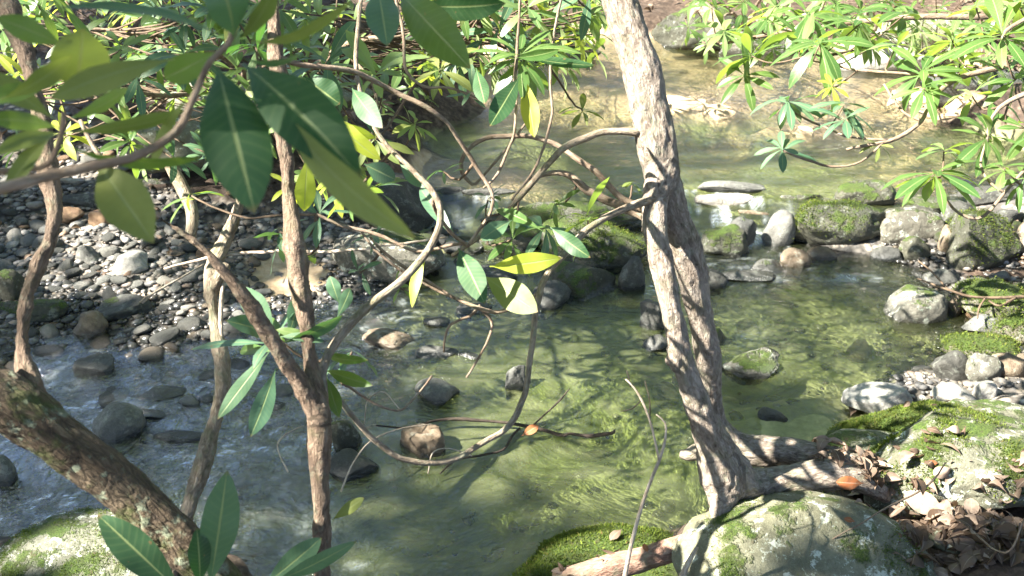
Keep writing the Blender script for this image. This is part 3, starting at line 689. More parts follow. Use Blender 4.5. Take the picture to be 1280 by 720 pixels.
def whorl(p, L, nleaf, axis_=(0, 0, 1), droop=.25, mat=LEAF, parent=None, rnd=None, wid=.27, name='leaf_cluster', segs=7, spread=1.0, lb=None):
    wid = wid*.86; p = np.array(p); ax = np.array(axis_, float); ax /= np.linalg.norm(ax)
    u = np.cross(ax, [.13, .9, .4]); u /= np.linalg.norm(u); v = np.cross(ax, u)
    own = lb is None
    if own: lb = LB()
    ph = random.uniform(0, 6.28)
    for k in range(nleaf):
        th = ph+k*2.399+random.uniform(-.25, .25); el = random.uniform(-.25, .5)-droop+(.5 if k > nleaf*.7 else 0)
        l = L*random.uniform(.65, 1.15)
        d = (math.cos(th)*u+math.sin(th)*v)*math.cos(el)*spread+ax*math.sin(el); d = d+np.array([0, 0, -droop*.7]); d /= np.linalg.norm(d)
        n_ = ax*1.0+np.array([0, 0, .6])+np.random.default_rng(int(k+p[0]*1000) & 0xffff).normal(size=3)*.28
        b0 = p+ax*random.uniform(-.012, .012)
        lb.add(leaf_geo(b0, b0+d*l, l*wid*random.uniform(.85, 1.15), n_, random.uniform(.04, .13), random.uniform(.1, .3), segs, None, .1))
    return lb.build(name, mat, parent) if own else lb
SUNNY = [P(776+y*.17, y, 2.58) for y in range(-40, 230, 30)]+[P(870, 520, 2.7), P(895, 590, 2.75)]
def shrub_whorls(parent, nodes, branches, mats, twigmat=TWIG_RED, twig=True):
    """nodes: (px,py,depth,radius_px,nleaf); a short twig joins each to the nearest branch point"""
    allp = np.concatenate(branches) if branches else None
    for nd in nodes:
        px, py, d, r_, nl = nd[:5]; p = P(px, py, d)
        if len(nd) == 5 and any(np.linalg.norm(np.cross(p-q_, SUN)) < .17 and (p-q_)@SUN > 0 for q_ in SUNNY): continue
        m = nd[5] if len(nd) > 5 else random.choice(mats)
        axx = np.array([random.uniform(-.5, .5), random.uniform(-.6, .2), 1.0])
        if twig and allp is not None:
            j = ((allp-p)**2).sum(1).argmin(); q = allp[j]
            if .02 < np.linalg.norm(q-p) < 1.3:
                mid = (p+q)/2+np.array([random.uniform(-.04, .04), 0, -.03]); branch('twig', ([q, mid, p], [.0042, .0032, .003]), twigmat, parent, .03, 6, .04, .008)
                axx = (p-q)/np.linalg.norm(p-q)*.6+np.array([0, 0, .7])
        whorl(p, r_*d/FPX*1.12, nl, axx, random.uniform(.1, .45), m, parent)

# ================================================================== TREES
# --- leaning twin trunk
base = G(905, 640, .3)
T1 = thing('rhododendron_tree', base, 'leaning twin-stemmed trunk with flared sunlit foot and curling side branches, right of centre', 'tree')
up = [(752,-60,2.62,56),(770,-10,2.62,58),(793,60,2.62,60),(808,120,2.62,62),(820,180,2.63,62),(829,240,2.65,66)]
rear = up[:-1]+[(832,240,2.66,58),(853,300,2.72,48),(866,350,2.76,47),(877,400,2.81,42),(884,450,2.87,39),(888,490,2.93,38),(893,530,2.98,42),(925,560,3.0,50),(985,566,2.98,50),(1040,574,2.96,44),(1085,590,2.99,36),(1120,610,3.06,24),(1150,640,3.15,10)]
front = [(826,215,2.63,44),(818,255,2.59,36),(821,300,2.58,33),(831,350,2.58,34),(842,400,2.60,35),(852,450,2.63,42),(866,490,2.66,42),(879,525,2.70,48),(893,560,2.76,62),(906,590,2.80,78),(938,608,2.84,62),(985,600,2.86,48),(1035,592,2.86,46),(1075,602,2.88,38),(1105,618,2.93,26),(1130,640,3.0,10)]
toe = [(893,560,2.76,60),(902,600,2.78,70),(904,628,2.76,48),(893,650,2.72,14)]
knob = [(885,560,2.85,30),(858,568,2.86,20),(850,566,2.86,10)]
knot = [(848,445,2.64,26),(836,450,2.62,18),(831,451,2.62,9)]
trunk('trunk', [rear, front, toe, knob, knot], BARK, T1, .0065, 3)
b1 = [(800,166,2.60,13),(775,163,2.60,11),(745,165,2.60,10.5),(705,183,2.60,10),(665,222,2.62,9),(640,255,2.65,8),(612,288,2.65,7),(585,308,2.65,6),(565,320,2.66,6)]
b1b = [(825,272,2.64,12),(775,245,2.68,9),(735,212,2.7,8.5),(690,182,2.72,8),(645,167,2.72,7.5),(605,172,2.72,7),(580,195,2.72,6.5),(578,215,2.72,6),(590,232,2.72,5),(600,225,2.72,4),(622,200,2.75,4),(660,150,2.8,3)]
b2 = [(830,248,2.58,14),(805,252,2.56,12.5),(770,265,2.52,11),(735,290,2.48,11),(705,322,2.45,10.5),(678,352,2.42,10),(667,385,2.40,9),(664,430,2.38,8.5),(658,480,2.35,8.5),(640,525,2.32,9),(600,550,2.28,9),(560,576,2.24,9),(510,573,2.2,8.5),(470,550,2.16,8),(435,515,2.12,7),(418,488,2.1,6)]
b2b = [(672,368,2.42,7),(655,377,2.44,6.5),(625,386,2.46,6),(595,382,2.48,6),(560,367,2.5,5.5),(520,345,2.5,5),(485,318,2.5,4.5),(462,295,2.5,4)]
b3 = [(822,280,2.64,20),(795,265,2.7,15),(768,254,2.74,13),(738,240,2.78,12),(715,220,2.8,10),(690,216,2.8,8),(660,224,2.82,5)]
b4 = [(600,382,2.48,5),(585,400,2.5,4.5),(565,410,2.5,4),(555,440,2.52,3)]; b4b = [(600,384,2.48,5),(618,400,2.5,4.5),(612,425,2.5,4),(583,472,2.52,3)]
T1B = [branch('branch', b, BARK_PALE if i in (0, 2) else TWIG, T1, .015, 10, .11, .016)[1] for i, b in enumerate((b1, b1b, b2, b2b, b3, b4, b4b))]
b5 = [(826,95,2.62,6),(845,110,2.7,4),(835,70,2.75,4),(872,60,2.8,3)]
# --- thick diagonal trunk, left
T2 = thing('rhododendron_tree', P(290, 740, 1.75), 'thick dark furrowed trunk slanting down across the lower left with a bent upright stem', 'tree')
trunk('trunk', [[(-90,440,1.62,84),(-30,478,1.64,86),(20,510,1.66,92),(75,548,1.68,84),(130,592,1.70,78),(185,640,1.72,72),(235,685,1.74,66),(290,735,1.78,60),(340,800,1.85,60)]], BARK_LEFT, T2, .006, 2)
st = [(40,520,1.70,50),(32,470,1.72,32),(28,420,1.75,28),(38,355,1.8,29),(58,312,1.82,29),(68,275,1.85,28),(62,225,1.87,26),(52,150,1.9,27),(34,80,1.92,27),(10,10,1.95,28),(-20,-60,2.0,28)]
st1 = trunk('stem', [st], BARK_PALE if False else BARK_MID, T2, .006, 2)
# --- central-left upright brown stem
T3 = thing('rhododendron_tree', P(402, 800, 2.0), 'upright brown stem rising at centre left, forking into three below its hanging leaves', 'tree')
trunk('trunk', [[(404,830,2.05,36),(402,740,2.0,33),(402,650,1.98,33),(399,570,1.97,33),(399,520,1.97,33),(389,455,1.98,27),(374,350,2.0,27),(362,250,2.02,26),(350,120,2.05,25),(339,0,2.1,25),(333,-70,2.15,24)],
                [(399,525,1.97,26),(376,480,1.95,23),(332,412,1.90,20),(290,350,1.86,18),(245,303,1.84,16),(198,272,1.82,14)]], BARK_MID, T3, .006, 2)
T3B = []
c1_ = [(404,500,1.99,16),(404,460,2.02,13),(422,425,2.05,13),(458,385,2.08,12.5),(503,350,2.1,12),(537,310,2.12,11),(551,273,2.12,10),(543,243,2.12,9.5),(515,212,2.13,8),(478,175,2.14,7),(455,130,2.15,6.5),(445,80,2.16,6.5),(449,20,2.18,6),(455,-30,2.2,6)]
T3B.append(branch('branch', c1_, BARK_PALE, T3, .015, 10, .06)[1])
c2_ = [(350,72,2.06,9),(385,82,2.1,8),(444,91,2.15,8),(494,111,2.2,7.5),(534,134,2.22,7),(564,157,2.25,6.5),(584,185,2.28,6.5),(600,215,2.3,6),(613,240,2.3,6),(612,262,2.3,5.5),(598,288,2.3,5),(586,306,2.3,5)]
c3_ = [(495,-20,2.5,5),(497,15,2.5,5),(503,55,2.5,5),(508,90,2.5,5),(530,108,2.5,4.5),(560,110,2.5,4),(600,124,2.5,3)]
c4_ = [(395,268,2.3,5),(430,285,2.3,5.5),(480,298,2.3,5.5),(530,310,2.3,5),(584,306,2.3,5)]
c5_ = [(452,290,2.35,4),(475,320,2.35,4),(510,345,2.38,4),(560,370,2.4,4)]
c6_ = [(198,272,1.82,13),(165,245,1.8,10),(140,215,1.8,8),(120,190,1.8,7),(100,150,1.8,6)]
c7_ = [(420,470,2.1,4.5),(450,490,2.15,4),(500,510,2.2,3.5),(540,470,2.3,3)]
c8_ = [(650,-20,2.3,4),(651,30,2.3,4),(650,80,2.32,5),(648,130,2.33,4.5),(640,175,2.34,4),(622,215,2.34,4),(604,235,2.32,3.5)]
c9_ = [(706,-20,2.6,4.5),(690,60,2.6,4),(686,120,2.6,4),(684,160,2.6,4),(668,210,2.58,4),(640,250,2.55,4)]
c10 = [(540,250,2.12,6),(558,280,2.2,5.5),(585,308,2.3,5)]
for b in (c2_, c3_, c4_, c5_, c6_, c7_, c8_, c9_, c10): T3B.append(branch('branch', b, TWIG, T3, .015, 8, .11, .016)[1])
# --- pale stem behind
T4 = thing('rhododendron_tree', G(215, 715, 0), 'pale mottled slim stem rising from the water edge behind the thick trunk', 'tree')
trunk('trunk', [[(205,760,3.15,26),(215,715,3.1,27),(233,645,3.05,26),(262,550,3.05,25),(279,475,3.05,23),(268,400,3.1,20),(263,345,3.15,20),(284,295,3.2,21),(300,250,3.2,19),(312,190,3.25,17),(330,120,3.3,15)],
                [(284,330,3.15,14),(262,370,3.14,16)]], BARK_PALE, T4, .008, 2)
branch('twig', [(277,460,3.05,7),(276,390,3.1,7),(279,350,3.15,5)], DEADWOOD, T4)
o, _ = branch('dead_stump', [(212,205,4.0,18),(228,235,3.98,20),(240,265,3.95,19),(238,300,3.93,17)], BARK_PALE, None); tag(o, 'broken pale dead stem end standing behind the gravel bar', 'stump')
o, _ = branch('fallen_twig', [(205,336,3.2,3),(250,325,3.2,5),(290,317,3.2,5),(340,315,3.2,5),(430,314,3.1,5),(490,306,3.1,4),(560,296,3.1,3)], DEADWOOD, None, wiggle=.01); tag(o, 'long thin bare twig lying level behind the stems at left', 'twig')
o, _ = branch('fallen_twig', [(205,355,3.75,3),(178,378,3.7,4),(182,372,3.7,3),(230,345,3.75,3),(255,330,3.8,3)], DEADWOOD, None); tag(o, 'short curved bare twig on the gravel bar', 'twig')

# --- explicit leaves of T3
for l in [
 (385,190,380,264,26,1.9,1.95,LEAF_YE,0),
 (345,420,300,358,30,2.0,2.05,LEAF_BL,10),(342,424,282,401,24,1.98,1.9,LEAF_BL,30),(352,428,428,394,15,2.0,1.95,LEAF_BL,50),(343,430,238,437,9,2.0,2.05,LEAF_BL,55),
 (338,438,272,524,20,1.98,1.95,LEAF_BL,10),(345,460,313,546,26,1.96,1.9,LEAF_BL,-10),(358,425,372,372,20,2.0,2.1,LEAF_BL,20),(350,440,300,440,14,2.0,2.1,LEAF,20),
 (360,440,330,395,16,2.0,2.1,LEAF,20),(405,462,466,482,17,2.05,2.0,LEAF,10),(408,470,424,522,19,2.05,2.0,LEAF,0),(420,400,438,360,16,2.1,2.15,LEAF_BL,10),(424,380,412,345,18,2.1,2.1,LEAF_BL,0),
 (395,425,345,412,12,2.0,2.0,LEAF,20),(400,440,460,450,12,2.1,2.0,LEAF,30),
 (573,310,606,380,33,2.3,2.2,LEAF_DK,0),(603,344,672,390,38,2.3,2.2,LEAF_OL,0),(612,333,702,322,26,2.3,2.2,LEAF_YE,10),(688,284,738,322,22,2.35,2.3,LEAF_DK,10),
 (680,290,620,262,14,2.35,2.4,LEAF,30),(640,275,600,300,22,2.3,2.25,LEAF_BL,10),(575,305,525,235,20,2.3,2.4,LEAF_BL,0),(535,305,515,385,14,2.3,2.25,LEAF_YE,40),
 (500,205,535,235,18,2.2,2.15,LEAF_BL,10),(650,95,612,158,28,2.3,2.2,LEAF_DK,0),(656,98,668,172,23,2.32,2.25,LEAF_YE,0),(595,85,606,130,20,2.3,2.2,LEAF_DK,0),
 (645,72,700,62,14,2.3,2.2,LEAF,20),(650,70,745,82,12,2.3,2.2,LEAF_DK,30),(560,70,545,20,18,2.3,2.3,LEAF_OL,10),
 (497,-12,588,86,52,1.7,1.6,LEAF,0),(472,-22,484,58,42,1.7,1.6,LEAF_BL,0),(520,6,632,4,34,1.75,1.7,LEAF_DK,20),(455,205,495,225,26,1.9,1.8,LEAF_DK,0),
 (440,110,478,160,28,2.1,2.0,LEAF_DK,10),(380,95,425,130,36,2.1,2.1,LEAF_DK,10),(400,130,476,200,22,2.1,2.1,LEAF_YE,30),(395,148,470,172,18,2.1,2.1,LEAF_YE,30),
]: px_leaf('leaf', *l[:8], T3, l[8])
# --- low sprout at bottom left
T6 = thing('rhododendron_sprout', P(250, 770, 1.75), 'upright sprout of broad blue-green leaves at the bottom left edge', 'shrub')
branch('stem', [(258,800,1.66,10),(256,760,1.66,8),(252,725,1.66,7)], TWIG, T6)
for l in [(262,735,284,588,46,1.66,1.62,LEAF_BL,6),(250,735,246,660,28,1.64,1.62,LEAF_DK,20),(235,750,122,643,44,1.66,1.62,LEAF_DK,0)]:
    px_leaf('leaf', *l[:8], T6, l[8], .04)
T7 = thing('rhododendron_sprout', P(350, 780, 1.8), 'low sprout of blue-green leaves beside the foot of the brown stem', 'shrub')
branch('stem', [(330,790,1.75,9),(334,750,1.75,7),(338,728,1.75,6)], TWIG, T7)
for l in [(326,735,402,672,30,1.74,1.8,LEAF_BL,6),(340,728,446,676,20,1.74,1.7,LEAF_BL,20)]: px_leaf('leaf', *l[:8], T7, l[8], .05)
px_leaf('leaf', 415,650,455,622,15,2.0,2.0, LEAF_OL, T3, 0)
# --- foreground branch, close and blurred
T5 = thing('rhododendron_branch', P(-80, 260, .95), 'near leafy branch with big hanging leaves reaching in at upper left', 'branch')
F_B = [branch('branch', b, TWIG, T5, .01, 10, .1)[1] for b in (
 [(-90,262,.95,20),(0,236,.97,17),(60,220,1.0,16),(120,207,1.02,15),(170,195,1.04,14),(220,165,1.05,13),(243,120,1.05,11),(262,78,1.05,10),(285,55,1.05,9),(296,20,1.05,14),(298,5,1.05,8)],
 [(-60,215,1.05,11),(20,213,1.06,10),(60,205,1.07,9),(76,170,1.08,9),(80,140,1.08,7)])]
for l in [
 (272,82,318,266,92,1.05,.98,LEAF_DK,0),(303,80,452,222,84,1.05,.95,LEAF_DK,-10),(350,130,520,298,44,1.0,.92,LEAF_OL,30),
 (278,62,205,98,40,1.06,1.1,LEAF,0),(288,50,72,10,14,1.05,.95,LEAF_BL,60),(218,74,62,124,38,1.02,.95,LEAF_OL,20),
 (92,118,104,36,76,1.05,1.0,LEAF_OL,10),(82,58,-5,22,34,1.1,1.05,LEAF,10),(300,72,378,64,11,1.05,1.1,LEAF_BL,60),(292,48,268,-40,60,1.05,1.0,LEAF_BL,20),
 (300,50,345,-20,26,1.05,1.0,LEAF_OL,40),(296,45,440,0,14,1.05,.95,LEAF_OL,50),
 (122,203,192,304,68,1.05,1.0,LEAF_OL,0),
 (80,165,232,138,20,1.08,1.15,LEAF_OL,40),(78,168,-10,196,22,1.08,1.0,LEAF_OL,30),(74,160,-20,150,26,1.08,1.0,LEAF,30),(64,172,5,245,24,1.07,1.0,LEAF_OL,20),
 (78,180,252,196,16,1.08,1.1,LEAF,50),(70,150,-30,90,34,1.1,1.05,LEAF_OL,20),(82,150,160,110,20,1.1,1.2,LEAF,30),(0,125,90,70,28,1.0,1.0,LEAF_OL,30),
 (60,110,-15,130,26,1.05,1.0,LEAF,30),(240,115,190,210,16,1.1,1.2,LEAF_OL,40),(245,110,330,180,14,1.1,1.2,LEAF,50)]:
    px_leaf('leaf', *l[:4], l[4]*.9, *l[5:8], T5, l[8], .09)

c_ = P(380, 150, 1.0)+SUN*.36; F_B.append(branch('branch', ([P(-60, -60, 1.0), (P(-60, -60, 1.0)+c_)/2+np.array([0, 0, .04]), c_, c_+np.array([.12, .03, .03])], [.008, .006, .005, .003]), TWIG, T5, .01, 8, .1)[1])  # unseen bough added to carry the shading whorls
for dv in ([0, 0, 0], [.08, .04, .03]): whorl(c_+np.array(dv), .15, 9, (0, 0, 1), .15, LEAF, T5, None, .32)  # unseen whorls, added to shade the large near leaf
# --- shrub of many whorls: upper left and top centre, behind the stems
T8 = thing('rhododendron_shrub', G(300, 150, .4), 'dense leafy shrub filling the top left behind the near leaves', 'shrub')
B8 = [branch('branch', b, TWIG, T8, .03, 8, .1, .02)[1] for b in (
 [(300,170,4.6,14),(310,100,4.0,10),(250,60,3.4,8),(150,40,3.0,6),(40,30,2.8,5)],
 [(300,170,4.6,14),(360,110,4.0,10),(430,60,3.5,8),(520,40,3.2,6),(600,20,3.0,5)],
 [(310,100,4.0,8),(220,120,3.4,7),(120,110,3.0,6),(30,120,2.8,5)],
 [(430,60,3.5,7),(470,120,3.3,6),(460,180,3.2,5),(430,230,3.1,4)])]
nodes = []
for k in range(165):
    px = random.uniform(-10, 760); py = random.uniform(-20, 110)*(1 if px < 560 else .75); d = random.uniform(2.3, 4.4)
    nodes.append((px, py, d, random.uniform(95, 150)/d*1.05, random.randint(6, 9)))
for k in range(16): nodes.append((random.uniform(0, 330), random.uniform(90, 200), random.uniform(2.6, 4.2), random.uniform(30, 46), 7))
for k in range(9): nodes.append((random.uniform(390, 520), random.uniform(130, 250), random.uniform(2.8, 4.0), random.uniform(28, 42), 7))
for k in range(22): nodes.append((random.uniform(540, 770), random.uniform(-15, 85), random.uniform(2.9, 4.0), random.uniform(34, 46), 8))
for k in range(14): nodes.append((random.uniform(180, 420), random.uniform(90, 260), random.uniform(3.4, 4.4), random.uniform(26, 36), 7))
shrub_whorls(T8, nodes, B8, [LEAF, LEAF, LEAF, LEAF_OL, LEAF_BL, LEAF_BL, LEAF_FAR, LEAF_FAR, LEAF_FAR, LEAF_YE])
# whorls of the centre, on T1 and T3 branches
shrub_whorls(T1, [(735,275,2.6,52,8,LEAF),(680,285,2.6,48,7,LEAF_BL),(640,300,2.55,42,7,LEAF),(470,300,2.5,26,6),(500,360,2.5,22,5),(452,340,2.5,26,6),(610,250,2.66,34,6,LEAF_BL),(695,255,2.8,30,6),(790,232,2.8,24,5)], T1B, [LEAF, LEAF_OL, LEAF_BL])
shrub_whorls(T3, [(650,72,2.32,62,10,LEAF),(690,60,2.6,50,8,LEAF),(455,240,2.2,44,7,LEAF),(470,175,2.4,44,7,LEAF_OL),(430,210,2.4,40,7,LEAF),(560,40,2.4,44,8),(728,138,3.2,32,7,LEAF_OL),(590,118,2.5,28,5,LEAF_BL),(555,215,2.4,22,5,LEAF_BL),
  (400,270,2.3,44,7,LEAF_BL),(350,290,2.4,44,7,LEAF_BL),(380,320,2.4,36,6,LEAF),(440,440,2.2,46,7,LEAF_BL),(350,425,2.0,60,5,LEAF_BL),(240,245,2.6,36,6,LEAF),(320,60,2.1,50,7,LEAF_DK),(735,10,3.3,44,8,LEAF),(700,0,3.2,44,8,LEAF_OL)], T3B, [LEAF, LEAF_OL])

# --- right overhanging branches
T9 = thing('rhododendron_branch', P(1400, 60, 3.1), 'sunlit rhododendron boughs hanging over the upper pool from the right edge', 'branch')
B9 = [branch('branch', b, TWIG, T9, .02, 8, .08, .008)[1] for b in (
 [(1420,60,3.2,14),(1330,70,3.2,12),(1262,82,3.2,9),(1200,97,3.2,8),(1165,122,3.15,7),(1150,150,3.1,6),(1120,172,3.1,6),(1090,180,3.1,5),(1058,187,3.1,4)],
 [(1105,177,3.1,4),(1075,203,3.1,3.5),(1040,209,3.1,3.5),(1008,200,3.1,3.5),(978,188,3.1,3)],
 [(1110,175,3.1,4),(1060,172,3.12,3),(1030,160,3.15,3),(1005,148,3.18,3),(988,138,3.2,3)],
 [(1150,150,3.1,4),(1130,140,3.15,3.5),(1105,105,3.2,3)],
 [(1200,97,3.2,5),(1120,92,3.3,4),(1060,85,3.4,4),(1020,68,3.5,3)],
 [(1330,110,2.9,10),(1280,118,2.9,8),(1248,136,2.9,6),(1236,158,2.9,5),(1234,176,2.9,4)],
 [(1300,190,2.8,6),(1275,218,2.8,5),(1256,240,2.8,5),(1240,262,2.8,5),(1222,274,2.8,4.5),(1200,267,2.8,4),(1180,245,2.8,4),(1170,222,2.8,4)],
 [(1234,176,2.9,4),(1228,205,2.85,3.5),(1238,228,2.82,3.5),(1254,240,2.8,4)],
 [(1330,0,3.0,9),(1290,20,3.0,7),(1256,40,3.0,6),(1253,60,3.0,5)],
 [(1420,20,3.8,14),(1250,20,3.9,10),(1100,25,4.0,8),(980,40,4.1,6),(900,55,4.2,4)])]
nd9 = [(985,128,3.2,44,9,LEAF_BL),(1056,150,3.1,40,8,LEAF_BL),(1055,132,3.15,44,9,LEAF_BL),(978,188,3.1,40,6,LEAF_BL),(1152,92,3.2,56,9,LEAF),(1155,110,3.1,48,7,LEAF),(1025,55,3.4,56,10,LEAF),(1075,30,3.5,52,9,LEAF),
 (1253,45,3.0,64,10,LEAF),(1234,172,2.9,56,10,LEAF),(1168,218,2.8,60,11,LEAF),(1100,180,3.1,24,4,LEAF_OL),(940,70,3.8,56,9,LEAF),(1010,20,3.9,52,9),(1190,50,3.4,54,9),(1130,20,3.6,54,9),(1200,80,3.3,44,8),(1270,100,3.0,44,7,LEAF),(1255,210,2.8,36,6,LEAF),(1280,160,2.9,40,7,LEAF),(1040,108,3.3,26,5,LEAF_YE),(905,40,4.1,40,8),(1275,10,3.1,54,8),(1090,60,3.5,44,8),(970,10,4.0,44,8)]
nd9 = [(a_, b_, c_, d_, e_+3, *r__) for a_, b_, c_, d_, e_, *r__ in nd9]+[(a_, b_, c_, 40, 8) for a_, b_, c_ in ((960,20,3.9),(1000,60,3.8),(1045,5,3.8),(1100,40,3.6),(1160,70,3.3),(1220,10,3.4),(930,95,3.9),(1290,60,3.1),(1120,60,3.3),(1280,225,2.8),(1180,190,2.85),(1215,120,3.0),(890,10,4.2))]
shrub_whorls(T9, nd9, B9, [LEAF, LEAF_FAR])
# --- far bank shrubs
def far_shrub(label, x0, x1, y0, y1, d0, d1, count, basepx, r0=95, r1=150, mats=(LEAF_FAR, LEAF)):
    b = G(basepx[0], basepx[1], .45); t = thing('rhododendron_shrub', b, label, 'shrub', 'leafy shrubs on the far bank')
    tops = []
    for k in range(5):
        px = x0+(x1-x0)*(k+.5)/5; py = random.uniform(y0, y1); e = P(px, py, (d0+d1)/2); m = (b+e)/2+np.array([0, 0, .12])
        tops.append(branch('stem', ([b+np.array([random.uniform(-.1, .1), 0, -.05]), m, e], [.014, .011, .005]), TWIG, t, .05, 7, .1, .02)[1])
    nn = []
    for k in range(count):
        d = random.uniform(d0, d1); nn.append((random.uniform(x0, x1), random.uniform(y0, y1), d, random.uniform(r0, r1)/d, random.randint(7, 10)))
    shrub_whorls(t, nn, tops, list(mats))
far_shrub('leafy shrub on the far bank just right of the trunk top', 840, 1000, -30, 62, 5.6, 7.5, 26, (930, 30), 120, 190)
far_shrub('brightly lit shrub at the top on the far bank above the sand', 1000, 1160, -30, 60, 5.0, 7.0, 26, (1080, 30), 120, 190)
far_shrub('leafy shrub at the far top right corner above the dark rock', 1150, 1300, -30, 90, 5.0, 7.0, 26, (1230, 40), 120, 190)
far_shrub('leafy shrub behind the trunk top left of it on the far shore', 560, 770, -30, 50, 5.5, 7.5, 26, (670, 20), 110, 180)
far_shrub('leafy shrub at the very top left on the back slope', 60, 340, -30, 60, 5.0, 7.5, 28, (180, 30), 110, 180)
far_shrub('low leafy shrub between the top centre rock and the slanting rock', 380, 560, 10, 130, 5.2, 6.8, 22, (470, 110), 100, 160)

# ------------------------------------------------------------------ dead wood
T = thing('dead_twig', P(780, 735, 2.35), 'pale leafless upright twig standing before the pool, left of the roots', 'twig')
branch('stem', [(775,760,2.36,8),(785,700,2.34,7),(800,640,2.32,6),(814,600,2.30,5.5),(826,570,2.29,5),(832,545,2.28,3.5),(831,528,2.28,3),(820,518,2.28,2)], DEADWOOD, T, .01, 7, .12)
branch('side_twig', [(824,575,2.29,3.5),(818,548,2.29,3.5),(812,525,2.29,3.5),(802,500,2.29,4),(792,484,2.29,3),(782,474,2.29,2)], DEADWOOD, T, .01, 6, .12)
branch('side_twig', [(812,525,2.29,2.5),(812,500,2.29,2),(806,476,2.29,1.5)], WETWOOD, T, .01, 6, .1)
branch('side_twig', [(802,500,2.29,2),(790,511,2.29,2),(776,514,2.29,1.5)], WETWOOD, T, .01, 6, .1)
branch('side_twig', [(788,484,2.29,2),(786,472,2.29,1.8),(783,463,2.29,1.5)], WETWOOD, T, .01, 6, .1)
T = thing('sunken_branch', G(690, 540, .01), 'dark wet forked branch floating on the green pool', 'branch')
def gp(l, z=.015): return [(a_, b_, GD(a_, b_, z+dz), w) for a_, b_, dz, w in l]
branch('stem', gp([(768,538,.0,4),(764,542,.005,6),(735,544,.0,6),(712,541,.006,5),(700,542,.0,6),(660,533,.01,5),(620,528,.02,4),(570,524,.03,5),(545,526,.03,3.5),(510,535,.03,3),(470,532,.03,2.5)]), WETWOOD, T, .008, 8, .2, .012)
branch('side_twig', gp([(650,535,.01,4),(640,545,.0,4),(628,562,.0,4),(600,570,.0,3.5),(570,576,.0,3),(550,592,.0,2)]), WETWOOD, T, .01, 7, .14, .006)
branch('side_twig', gp([(665,533,.01,3),(682,517,.04,2.5),(700,500,.08,2.5),(712,486,.10,1.5)]), WETWOOD, T, .01, 7, .14, .004)
T = thing('dead_twig', G(1290, 368, .12), 'reddish bare twig with short forks lying over the stones at the right edge', 'twig')
branch('stem', gp([(1310,368,.12,6),(1260,372,.12,5),(1215,371,.12,4),(1185,362,.14,3.5),(1165,355,.14,3),(1147,348,.13,2)]), TWIG_RED, T, .01, 7, .1)
branch('side_twig', gp([(1185,362,.14,3),(1165,340,.16,2.5),(1148,326,.18,2)]), TWIG_RED, T, .01, 6, .1)
branch('side_twig', gp([(1232,372,.12,3),(1224,385,.10,3),(1222,398,.08,2)]), TWIG_RED, T, .01, 6, .1)
branch('side_twig', gp([(1270,372,.12,4),(1250,382,.11,4),(1236,376,.11,3)]), TWIG_RED, T, .01, 6, .1)
o, _ = branch('fallen_log', [(695,728,2.78,30),(740,714,2.76,34),(800,700,2.74,36),(850,684,2.75,32),(895,662,2.78,24),(925,640,2.82,14)], LOGWOOD, None, .012, 18, .12); tag(o, 'smooth brown log end lying on the mossy slab at the bottom', 'log')
o, _ = branch('fallen_twig', [(852,722,2.6,9),(862,700,2.6,8),(872,684,2.62,5)], DEADWOOD, None, .01, 8, .1); tag(o, 'short bleached stick propped on the log at the bottom', 'twig')
T = thing('dead_twig', G(470, 560, .05), 'thin pale looping twigs trailing in the water by the brown stem', 'twig')
for l in ([(426,615,.03,2.5),(440,580,.1,2.5),(462,552,.15,2.5),(500,536,.1,2),(540,530,.05,2)], [(535,592,.03,2),(540,566,.1,2),(560,560,.1,2),(590,570,.05,2)], [(360,590,.05,2.5),(346,560,.08,2.5),(355,545,.1,2.5),(380,532,.12,2)], [(455,530,.05,2),(460,500,.12,2),(480,490,.1,2),(500,512,.05,2)]):
    branch('side_twig', gp(l), DEADWOOD, T, .01, 6, .1, .006)
for path, lab in (([(1010,690,2.62,2),(1120,630,2.6,3),(1165,600,2.6,3),(1182,578,2.6,2)], 'thin stick poking out of the leaf litter beside the big boulder'), ([(1205,655,2.6,2.5),(1255,690,2.5,3),(1285,640,2.5,2.5)], 'thin curved stick on the leaf litter at the right edge')):
    o, _ = branch('fallen_twig', path, TWIG, None, .015, 6, .1, .01); tag(o, lab, 'twig')
o, _ = branch('fallen_log', [(885,55,6.6,20),(900,30,6.7,22),(870,5,6.8,22)], BARK_PALE, None, .05, 10, .15); tag(o, 'pale fallen log on the far bank right of the trunk', 'log')

# ------------------------------------------------------------------ dead leaves
def crumple(p, L, mat_w=.5):
    d = rng.normal(size=3); d[2] *= .3; d /= np.linalg.norm(d); nn = np.array([rng.normal()*.45, rng.normal()*.45, 1.0])
    return leaf_geo(p-d*L/2, p+d*L/2, L*rng.uniform(.2, .7), nn, rng.uniform(-.2, .3), rng.uniform(-.4, .7), 7, rng.random()**2.4, rng.uniform(-1.2, 1.4), rng.uniform(.7, 1.5))
dg = bpy.context.evaluated_depsgraph_get()
def hit(px, py):
    r_, loc, nr, i_, ob, _ = SC.ray_cast(dg, Vector(CAM), Vector(ray(px, py)).normalized())
    return (np.array(loc), ob.name, np.array(nr)) if r_ else None
_onrock = [False]
def drop(px, py):      # what lies straight below: ground or a rock
    g = G(px, py, .35); r_, loc, nr, i_, ob, _ = SC.ray_cast(dg, Vector((g[0], g[1], .95)), Vector((0, 0, -1)))
    _onrock[0] = bool(r_) and ob.name.startswith('boulder')
    return np.array(loc) if r_ and not ob.name.startswith('water') else None
lb = LB()
